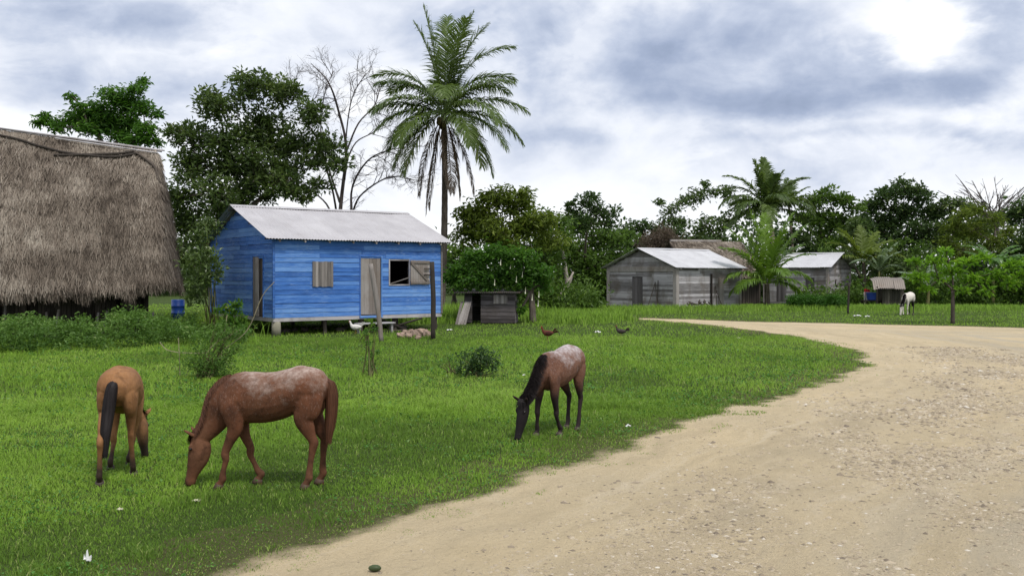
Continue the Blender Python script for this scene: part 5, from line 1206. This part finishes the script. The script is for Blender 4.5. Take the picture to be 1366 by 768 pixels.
    def cl(t):
        z = t.sep(t.coord())[2]; return princ(t, t.ramp(t.mapr(z, .4, 1.3, 0, 1), [(0, (.5, .5, .48)), (.5, (.55, .42, .40)), (.72, (.35, .03, .03))], 'CONSTANT'), .9, .1)
    tag(m.build('cloth', material('pink_white_cloth', cl), None, loc=g), 'red and white cloth hanging on a short stake left of the blue tub', 'cloth')
# ------------------------------------------------------------------ animals: lofted limbs fused into one continuous skin
def loft(V, Q, st, n=16, fat=1.0):
    """st: rows x,y,z, half-size across (lateral), half-size in the profile plane"""
    st = np.array(st, float); lowm = st[:, 2] < .68; st[lowm, 3:] *= fat
    # refine with a spline so that the profile is smooth
    s2 = poly_smooth5(st, 4)
    c = s2[:, :3]; tg = norm(np.gradient(c, axis=0)); ref = np.array([0, 1.0, 0])
    up = norm(np.cross(np.tile(ref, (len(c), 1)), tg)); lat = norm(np.cross(tg, up))
    th = np.arange(n)/n*2*np.pi; m = len(c)
    v = c[:, None]+s2[:, 3, None, None]*np.cos(th)[None, :, None]*lat[:, None]+s2[:, 4, None, None]*np.sin(th)[None, :, None]*up[:, None]
    v = v.reshape(-1, 3); off = sum(len(a) for a in V)
    for i in range(m-1):
        for j in range(n): Q.append([off+i*n+j, off+(i+1)*n+j, off+(i+1)*n+(j+1) % n, off+i*n+(j+1) % n])
    Q.append([off+j for j in range(n)]); Q.append([off+(m-1)*n+j for j in range(n)][::-1]); V.append(v)
def poly_smooth5(p, n):
    p = np.vstack([2*p[0]-p[1], p, 2*p[-1]-p[-2]]); out = []
    for i in range(1, len(p)-2):
        for t in np.linspace(0, 1, n, endpoint=False):
            out.append(.5*((2*p[i])+(-p[i-1]+p[i+1])*t+(2*p[i-1]-5*p[i]+4*p[i+1]-p[i+2])*t*t+(-p[i-1]+3*p[i]-3*p[i+1]+p[i+2])*t**3))
    out.append(p[-2]); out = np.array(out); out[:, 3:] = np.maximum(out[:, 3:], .004); return out
def fuse(name, V, Q, voxel, mat, parent, smooth_it=6, scale=1.0):
    me = bpy.data.meshes.new(name); me.from_pydata([tuple(x) for x in np.vstack(V)*scale], [], Q); me.update()
    bm = bmesh.new(); bm.from_mesh(me); bmesh.ops.recalc_face_normals(bm, faces=bm.faces); bm.to_mesh(me); bm.free()
    o = bpy.data.objects.new(name, me); COL.objects.link(o)
    r = o.modifiers.new('r', 'REMESH'); r.mode = 'VOXEL'; r.voxel_size = voxel; r.use_smooth_shade = True
    s = o.modifiers.new('s', 'SMOOTH'); s.factor = .5; s.iterations = smooth_it
    dg = bpy.context.evaluated_depsgraph_get(); dg.update(); me2 = bpy.data.meshes.new_from_object(o.evaluated_get(dg)); me2.name = name
    o.modifiers.clear(); o.data = me2; me2.materials.clear(); me2.materials.append(mat)
    bpy.data.meshes.remove(me)
    for p in me2.polygons: p.use_smooth = True
    if parent is not None: o.parent = parent
    return o

def coat(name, base, dark, light, points=None, pz=.42, roan=.0, head_dark=0, roan_c=(.55, .48, .45), belly=None):
    """coat in the horse's own coordinates: x forward, z up; dark points are real markings"""
    def b(t):
        c = t.coord(); x, y, z = t.sep(c)[0:3]
        n = t.noise(c, 4.5, 6, .62); n2 = t.noise(c, 22, 5, .7); n3 = t.noise(t.vmul(c, (1, 1, .45)), 2.1, 4, .55)
        col = t.mix(t.mapr(n, .32, .68, 0, 1), base, dark); col = t.mix(t.mapr(n3, .45, .7, 0, .6), col, light)
        col = t.mix(t.mapr(n2, .35, .7, 0, .35), col, tuple(v*.5 for v in base))
        n4 = t.noise(c, 8.5, 5, .6, .5); col = t.mix(t.mapr(n4, .52, .68, 0, .6), col, tuple(v*.5 for v in dark))
        n6 = t.noise(t.vmul(c, (1, 1, .5)), 55, 4, .75); col = t.mix(t.math('MULTIPLY', t.mapr(n6, .54, .72, 0, .28 if roan else .10), t.mapr(z, .55, .95, .1, 1)), col, roan_c)
        if roan:
            f = t.math('ADD', t.math('MULTIPLY', t.math('SUBTRACT', z, 1.05), 2.8), t.math('MULTIPLY', t.math('SUBTRACT', n, .5), 2.6))
            f = t.math('SUBTRACT', f, t.mapr(x, .25, .75, 0, 1.2))
            f = t.math('MULTIPLY', t.mapr(f, .0, .75, 0, 1), t.mapr(n2, .34, .60, .3, 1))
            col = t.mix(t.math('MULTIPLY', f, roan), col, roan_c)
        if points:
            w = t.math('ADD', z, t.math('MULTIPLY', t.math('SUBTRACT', n, .5), .25))
            leg = t.mapr(w, pz-.10, pz+.10, 1, 0)
            col = t.mix(t.math('MULTIPLY', leg, .93), col, points)
        if head_dark:
            h = t.mapr(t.math('ADD', x, t.math('MULTIPLY', z, -.35)), .42, .58, 0, 1); h = t.math('MULTIPLY', h, t.mapr(z, .50, .72, 1, 0))
            col = t.mix(t.math('MULTIPLY', h, head_dark), col, points)
        hair = t.noise(t.vmul(c, (1, 1, .22)), 120, 3, .7)
        return princ(t, col, .68, .14, normal=bump(t, t.math('ADD', hair, t.math('MULTIPLY', n, 1.5)), .4, .016), )
    return material(name, b)

HOOFM = plain_mat('hoof', (.045, .035, .028), (.09, .07, .05), 14, .6)
def horse(name, label, loc, heading, coatm, hairm, legs, neck, head, scale=1.0, tail=None, eyes=True, group=None, mane=1.0, ear=1.0, torso_w=1.0, tail_w=1.0, tail_sway=0.0, tail_len=1.0, hoofm=None, lift=0.0):
    """heading: direction the body faces, radians from +x.  All part coordinates in metres: x forward, y to the horse's left, z up."""
    root = empty(name, (loc[0], loc[1], 0), heading); tag(root, label, 'horse', group)
    V = []; Q = []
    tz = .015
    T = [(.635, .90, .035, .05), (.61, .905, .09, .12), (.54, .925, .155, .205), (.44, .94, .195, .275), (.30, .955, .215, .280), (.15, .955, .235, .275), (0, .977, .243, .262),
         (-.13, 1.02, .24, .245), (-.24, 1.05, .235, .24), (-.34, 1.055, .228, .23), (-.42, 1.03, .212, .212), (-.48, 1.01, .17, .16), (-.52, .99, .11, .10), (-.545, .98, .04, .04)]
    loft(V, Q, [(x, 0, z+tz+lift, w*torso_w, h) for x, z, w, h in T], 20)
    # withers, croup and shoulder muscle
    loft(V, Q, [(.50, 0, 1.10, .06, .06), (.38, 0, 1.15, .085, .10), (.25, 0, 1.13, .08, .10), (.1, 0, 1.10, .05, .08)], 12)
    loft(V, Q, [(-.10, 0, 1.16, .06, .07), (-.22, 0, 1.205, .12, .11), (-.34, 0, 1.19, .13, .10), (-.47, 0, 1.13, .06, .06)], 12)
    for i, lg in enumerate(legs):
        front = i < 2; sg = 1 if i % 2 == 0 else -1; fx, fy = lg[0], lg[1]; kx = lg[2] if len(lg) > 2 else 0.0
        if front:
            ex, ez = .43, .70; hx, hz = fx, .06
            kz = .36; kxx = ex+(fx-ex)*.52+.03+kx; ky = sg*.115+(fy-sg*.115)*.5
            loft(V, Q, [(.46, sg*.10, 1.08, .05, .10), (.47, sg*.135, .92, .068, .135), (.44, sg*.135, .76, .066, .105), (ex, sg*.125, .65, .056, .078), ((ex+kxx)/2+.005, (sg*.122+ky)/2, (.64+kz)/2+.02, .043, .052), (kxx, ky, kz+.045, .036, .041), (kxx+.002, ky, kz, .038, .041), (kxx-.004, ky, kz-.05, .029, .033),
                        (kxx+(hx-kxx)*.45, ky+(fy-ky)*.5, .22, .0235, .0275), (kxx+(hx-kxx)*.78, ky+(fy-ky)*.8, .145, .029, .035), (hx-.012, fy, .115, .031, .037), (hx+.012, fy, .072, .028, .032), (hx+.028, fy, .045, .038, .043), (hx+.035, fy, .0, .044, .054)], 14, fat=1.09)
        else:
            hx = fx; hkx = lg[3] if len(lg) > 3 else fx-.06; hkz = .49; ky = sg*.12+(fy-sg*.12)*.55
            loft(V, Q, [(-.32, sg*.09, 1.14, .07, .14), (-.34, sg*.125, 1.0, .096, .182), (-.345, sg*.138, .87, .084, .152), (-.335+kx, sg*.136, .76, .066, .110), (-.33+(hkx+.33)*.45+kx*.6, (sg*.135+ky)/2, .655, .05, .078), (-.33+(hkx+.33)*.8, ky, .56, .036, .052), (hkx-.012, ky, hkz+.015, .035, .049), (hkx, ky, hkz-.06, .031, .040),
                        (hkx+(hx-hkx)*.4, ky+(fy-ky)*.4, .31, .0255, .031), (hkx+(hx-hkx)*.72, ky+(fy-ky)*.75, .175, .030, .036), (hx-.012, fy, .125, .032, .039), (hx+.012, fy, .078, .029, .033), (hx+.028, fy, .045, .039, .044), (hx+.035, fy, .0, .045, .055)], 14, fat=1.09)
    # neck with crest, and head
    N = [(.36, 0, 1.02, .135, .17), (.47, 0, .985, .118, .225)]+neck
    loft(V, Q, N, 16); loft(V, Q, head, 16)
    # cheeks and brow
    hc = np.array(head)[:, :3]; hd = norm(hc[-1]-hc[0]); 
    poll = hc[0]; latv = norm(np.cross(hd, np.array([0, 0, 1.0])))*1.0
    # the head's own axes: hd down the nose, fwd = forehead side
    lat = norm(np.array([-(hc[-1]-hc[0])[1]*0, 1.0, 0])-hd*hd[1]); fwd = np.cross(lat, hd); fwd = fwd if fwd[0] > 0 else -fwd
    for sg in (1, -1):
        c = poll+hd*.20+lat*sg*.042-fwd*.045
        loft(V, Q, [tuple(c-hd*.07)+(.02, .04), tuple(c)+(.035, .075), tuple(c+hd*.07)+(.03, .06), tuple(c+hd*.12)+(.015, .03)], 10)
        c = poll+hd*.165+lat*sg*.055+fwd*.05
        loft(V, Q, [tuple(c-hd*.04)+(.012, .012), tuple(c)+(.024, .024), tuple(c+hd*.045)+(.012, .012)], 8)
        # ears
        e0 = poll+hd*.035+lat*sg*.045+fwd*.035; ed = norm(-hd*.42+lat*sg*.55+fwd*.72)
        loft(V, Q, [tuple(e0-ed*.02)+(.026, .024), tuple(e0+ed*.04*ear)+(.032, .018), tuple(e0+ed*.09*ear)+(.029, .015), tuple(e0+ed*.14*ear)+(.009, .008)], 8)
    o = fuse('body', V, Q, .010, coatm, root, 7)
    root.scale = (scale,)*3
    if eyes:
        for sg in (1, -1):
            m = MB(); c = poll+hd*.175+lat*sg*.068+fwd*.040; m.ball(c, .0155, 10, 7); m.build('eye', EYEM, root, True)
            m = MB(); c = poll+hd*.505+lat*sg*.030+fwd*.030; m.ball(c, .012, 8, 6, sq=(.7, .7, 1.2)); m.build('nostril', EYEM, root, True)
    for i, lg in enumerate(legs):
        fx, fy = lg[0]+.035, lg[1]; m = MB(); m.tube([(fx+.01, fy, -.003), (fx-.004, fy, .03), (fx-.014, fy, .062)], [.056, .050, .043], 14); m.build('hoof', hoofm or HOOFM, root, True)
    # mane: strands along the crest, hanging to one side
    crest = []
    NN = poly_smooth5(np.array(N), 8); c = NN[:, :3]; tg = norm(np.gradient(c, axis=0)); up = norm(np.cross(np.tile([0, 1.0, 0], (len(c), 1)), tg)); up = np.where((up @ np.array([.55, 0, .84]))[:, None] < 0, -up, up)
    crest = c+up*(NN[:, 4:5]*.99); sel = crest[6:]; upl = up[6:]; tgl = tg[6:]
    n = int(6500*mane); i = rng.integers(0, len(sel)-1, n); f = rng.random((n, 1)); p = sel[i]*(1-f)+sel[i+1]*f; u = upl[i]
    sd = np.where(rng.random((n, 1)) < .62, 1.0, -1.0); lt = np.array([0, 1.0, 0])*sd
    L = rng.uniform(.03, .14, (n, 1))*mane
    p0 = p-u*.012+lt*rng.uniform(-.012, .018, (n, 1)); p1 = p0+u*rng.uniform(.012, .03, (n, 1))+lt*.02+rng.normal(size=(n, 3))*.005; p2 = p1+norm(lt*.35-u*.8+tgl[i]*.35+rng.normal(size=(n, 3))*.18)*L
    wv = norm(np.cross(p2-p0, lt+.01))*.0032; v = np.stack([p0-wv, p0+wv, p1+wv, p1-wv, p2+wv*.3, p2-wv*.3], 1).reshape(-1, 3); k = np.arange(n)[:, None]*6
    mesh_np('mane', v, np.vstack([k+np.array([[0, 1, 2, 3]]), k+np.array([[3, 2, 4, 5]])]), hairm, root, tint=np.repeat(rng.random(n), 6))
    m = MB()
    for _ in range(120):
        a = poll+fwd*rng.uniform(.04, .075)+lat*rng.uniform(-.03, .03); b = a+fwd*.025+hd*.05+lat*rng.normal()*.02; c_ = b+hd*rng.uniform(.04, .10)+lat*rng.normal()*.02; w_ = lat*.004
        m.raw([a-w_, a+w_, b+w_, b-w_, c_+w_*.4, c_-w_*.4], [[0, 1, 2, 3], [3, 2, 4, 5]])
    m.build('forelock', hairm, root)
    # tail: a fall of strands
    tp = tail or [(-.49, 0, 1.16), (-.55, 0, 1.14), (-.58, 0, 1.02), (-.58, 0, .84), (-.565, 0, .66), (-.55, 0, .53)]
    tp = np.array(tp); tp[:, 1] += tail_sway*np.linspace(0, 1, len(tp)); core = poly_smooth(tp, 6)
    tt = np.linspace(0, 1, len(core)); wid = (.020+.036*np.sin(np.pi*np.clip(tt*.8+.12, 0, 1)))*tail_w
    m = MB(); m.tube(core, wid*.62, 10); ns = 3600; 
    ii = rng.random(ns)**.8*.8; ln = rng.uniform(.15, .42, ns)
    a_ = rng.random(ns)*6.283; V2 = []; 
    rad = .65+.65*rng.random(ns); steps = 5
    for s_ in range(steps):
        pos = np.clip(ii+ln*s_/(steps-1), 0, 1.0)*(len(core)-1); i0 = np.minimum(pos.astype(int), len(core)-2); f = (pos-i0)[:, None]
        cc = core[i0]*(1-f)+core[i0+1]*f; ww = np.interp(pos, np.arange(len(core)), wid)*rad
        ex = np.clip(ii+ln*s_/(steps-1)-1, 0, 1)
        V2.append(cc+np.stack([np.cos(a_)*ww, np.sin(a_)*ww, -ex*.35], 1))
    V2 = np.stack(V2, 1); wv = np.stack([-np.sin(a_), np.cos(a_), 0*a_], 1)[:, None]*.0028*np.linspace(1, .4, steps)[None, :, None]
    v = np.stack([V2-wv, V2+wv], 2).reshape(ns, -1, 3).reshape(-1, 3); k = np.arange(ns)[:, None]*steps*2
    q = np.vstack([k+np.array([[2*s_, 2*s_+1, 2*s_+3, 2*s_+2]]) for s_ in range(steps-1)]); m.raw(v, q, tint=np.repeat(rng.random(ns), steps*2))
    m.build('tail', hairm, root)
    return root
EYEM = plain_mat('dark_eye', (.008, .006, .005), (.012, .01, .008), 10, .15, .6, bmp=0)
def hair_m(name, c1, c2):
    return material(name, lambda t: princ(t, t.mix(t.attr('tint'), c1, c2), .6, .2))

def horses():
    # chestnut: side view, facing the left of the photograph
    ch = coat('chestnut_roan_coat', (.165, .066, .034), (.072, .032, .019), (.225, .108, .06), roan=.85, roan_c=(.46, .36, .31))
    hr = hair_m('chestnut_hair', (.062, .026, .015), (.14, .060, .032))
    neck = [(.585, 0, .90, .095, .195), (.68, 0, .725, .075, .145), (.775, .0, .60, .064, .108), (.84, .0, .535, .060, .088)]
    head = [(.855, .0, .59, .045, .05), (.855, 0, .51, .066, .098), (.845, 0, .42, .074, .122), (.868, 0, .31, .066, .116), (.908, 0, .20, .050, .082), (.935, 0, .12, .043, .062), (.95, 0, .06, .048, .060), (.955, 0, .015, .038, .046)]
    g = np.array([(368-683)/F*10.05, 10.15])
    horse('horse', 'chestnut horse with a grey-flecked back grazing side-on in the near grass', g, R(180), ch, hr, [(.575, .12), (.23, -.14, -.02), (-.35, .13, .03, -.40), (-.45, -.13, -.02, -.47)], neck, head, 1.0, mane=.7, tail_sway=.02, hoofm=plain_mat('brown_hoof', (.05, .03, .02), (.08, .05, .03), 12, .6))
    # bay roan: towards the camera and to its left
    bay = coat('bay_roan_coat', (.185, .088, .055), (.095, .045, .032), (.25, .14, .10), points=(.020, .016, .018), pz=.67, roan=.95, head_dark=.97, roan_c=(.50, .45, .45))
    bl = hair_m('black_hair', (.010, .008, .009), (.030, .024, .024))
    hx, hy = -.50, -.866; hd_ = math.atan2(hy, hx)
    neck = [(.575, -.02, .90, .095, .19), (.66, -.075, .75, .075, .145), (.735, -.13, .62, .064, .108), (.785, -.17, .555, .060, .090)]
    head = [(.80, -.175, .60, .045, .05), (.805, -.18, .52, .072, .090), (.80, -.185, .43, .080, .110), (.82, -.20, .30, .072, .105), (.85, -.215, .18, .054, .080), (.87, -.225, .10, .047, .064), (.885, -.23, .045, .048, .056), (.89, -.23, .015, .038, .042)]
    horse('horse', 'reddish roan horse with black head, mane and legs grazing alone toward the road', (.70, 13.55), hd_, bay, bl, [(.20, .10, -.0), (.42, -.17), (-.34, .13, 0, -.42), (-.44, -.10, 0, -.50)], neck, head, .97, hoofm=HOOFM, mane=1.15, tail_sway=.06)
    # tan horse: seen from behind
    tan = coat('tan_bay_coat', (.33, .16, .066), (.20, .092, .040), (.42, .225, .105), points=(.030, .022, .020), pz=.27, head_dark=.35)
    neck = [(.575, -.02, .90, .10, .19), (.66, -.05, .75, .078, .145), (.745, -.09, .62, .066, .108), (.79, -.12, .555, .060, .090)]
    head = [(.80, -.125, .60, .045, .05), (.805, -.13, .52, .068, .090), (.80, -.14, .43, .078, .112), (.82, -.15, .30, .070, .108), (.85, -.16, .18, .052, .080), (.87, -.17, .10, .046, .064), (.885, -.17, .045, .047, .056), (.89, -.17, .015, .038, .042)]
    hx, hy = -.27, .963
    horse('horse', 'tan horse with a black tail seen from behind at the far left', (-4.50, 10.80), math.atan2(hy, hx), tan, bl, [(.20, .15), (.44, -.03), (-.66, .15, -.03, -.70), (-.20, -.15, .04, -.28)], neck, head, .97,
          tail=[(-.49, .02, 1.17), (-.545, .03, 1.12), (-.57, .05, .98), (-.60, .07, .80), (-.66, .085, .60), (-.68, .09, .38)], tail_w=1.0)
    # far white horse
    def wc(t):
        x, y, z = t.sep(t.coord())[0:3]; n = t.noise(t.coord(), 3, 4, .6)
        f = t.math('MULTIPLY', t.mapr(t.math('ADD', x, t.math('MULTIPLY', n, .2)), -.12, .0, 1, 0), t.mapr(z, .75, .9, 1, 0))
        col = t.mix(t.mapr(n, .3, .7, 0, 1), (.55, .50, .44), (.70, .66, .60)); return princ(t, t.mix(f, col, (.03, .026, .024)), .6, .3)
    g = G(1212, 420)
    neck = [(.575, -.0, .90, .095, .19), (.66, -.03, .75, .075, .145), (.735, -.06, .62, .064, .108), (.785, -.08, .555, .060, .090)]
    head = [(.80, -.08, .60, .045, .05), (.805, -.08, .52, .072, .090), (.80, -.09, .43, .080, .110), (.82, -.10, .30, .072, .105), (.85, -.10, .18, .054, .080), (.87, -.11, .10, .047, .064), (.885, -.11, .045, .048, .056), (.89, -.11, .015, .038, .042)]
    horse('horse', 'white horse with dark hind legs grazing far away beyond the road', (g[0], g[1]), math.atan2(-.72, -.69), material('white_coat', wc), bl, [(.40, .10), (.50, -.10), (-.36, .12, 0, -.42), (-.46, -.12, 0, -.50)], neck, head, 1.0, mane=1.2)

def hen(name, label, px, py, heading, body_c, tail_c, pose='walk', scale=1.0):
    g = G(px, py); g[2] = .05; root = empty(name, g, heading); tag(root, label, 'chicken'); root.scale = (scale,)*3
    V = []; Q = []
    loft(V, Q, [(-.17, 0, .215, .02, .02), (-.12, 0, .205, .055, .055), (-.03, 0, .195, .085, .085), (.06, 0, .205, .080, .085), (.12, 0, .235, .05, .062), (.155, 0, .285, .032, .038), (.172, 0, .335, .024, .028), (.185, 0, .365, .026, .028), (.205, 0, .370, .018, .020), (.222, 0, .366, .006, .008)], 12)
    fuse('body', V, Q, .009, body_c, root, 4)
    for sg in (1, -1):
        m = MB(); m.tube([(.01, sg*.035, .14), (.02, sg*.037, .08), (-.0, sg*.038, .01)], [.018, .009, .007], 6)
        for a in (-.5, 0, .5): m.tube([(0, sg*.038, .008), (.05*math.cos(a), sg*.038+.05*math.sin(a), .005)], .005, 4)
        m.build('leg', plain_mat('hen_leg', (.30, .22, .06), (.2, .14, .05)), root)
        V = []; Q = []; loft(V, Q, [(.08, sg*.075, .21, .012, .035), (0, sg*.09, .205, .014, .055), (-.09, sg*.07, .20, .010, .03), (-.14, sg*.05, .195, .006, .01)], 10); fuse('wing', V, Q, .008, tail_c, root, 2)
    m = MB()
    for i in range(14):
        a = R(rng.uniform(5, 60) if pose != 'up' else rng.uniform(30, 85)); y = rng.uniform(-.03, .03); L = rng.uniform(.12, .2)
        p0 = np.array([-.13, y*.5, .21]); p1 = p0+np.array([-math.cos(a)*L*.6, y, math.sin(a)*L*.6]); p2 = p1+np.array([-math.cos(a*.6)*L*.4, y*.5, math.sin(a*.6)*L*.35]); w_ = np.array([.0, .004, .016])
        m.raw([p0-w_*.6, p0+w_*.6, p1+w_, p1-w_, p2+w_*.4, p2-w_*.4], [[0, 1, 2, 3], [3, 2, 4, 5]])
    m.build('tail', tail_c, root)
    m = MB(); m.box((.17, -.004, .388), (.205, .004, .41), .5); m.ball((.20, 0, .40), .011, 6, 5); m.ball((.21, 0, .345), .012, 6, 5); m.build('comb', plain_mat('red_comb', (.4, .03, .02)), root)
    m = MB(); m.tube([(.215, 0, .368), (.24, 0, .36)], [.008, .002], 5); m.build('beak', plain_mat('beak', (.3, .22, .08)), root)
    return root
def hens():
    hen('hen', 'reddish-brown hen walking on the lawn behind the dark-headed horse', 731, 455, R(185), plain_mat('red_feathers', (.15, .035, .018), (.06, .015, .01), 25), plain_mat('dark_red_feathers', (.07, .018, .012), (.03, .01, .008), 25), scale=1.15)
    hen('hen', 'black hen standing farther right on the lawn near the road', 829, 451, R(170), plain_mat('black_feathers', (.03, .026, .026), (.06, .045, .04), 25), plain_mat('black_feathers', (.03, .026, .026)), scale=1.0)
    hen('hen', 'white hen with raised tail standing at the shady foot of the blue house', 475, 446.5, R(200), plain_mat('white_feathers', (.72, .70, .66), (.55, .53, .50), 25), plain_mat('white_feathers', (.72, .70, .66)), 'up', 1.25)
make_grass()
trees_left(); palms(); trees_middle(); trees_right(); weeds_front()
blue_house(); sheds(); coop(); thatched_hut(); small_things()
horses(); hens()
bpy.context.view_layer.update()
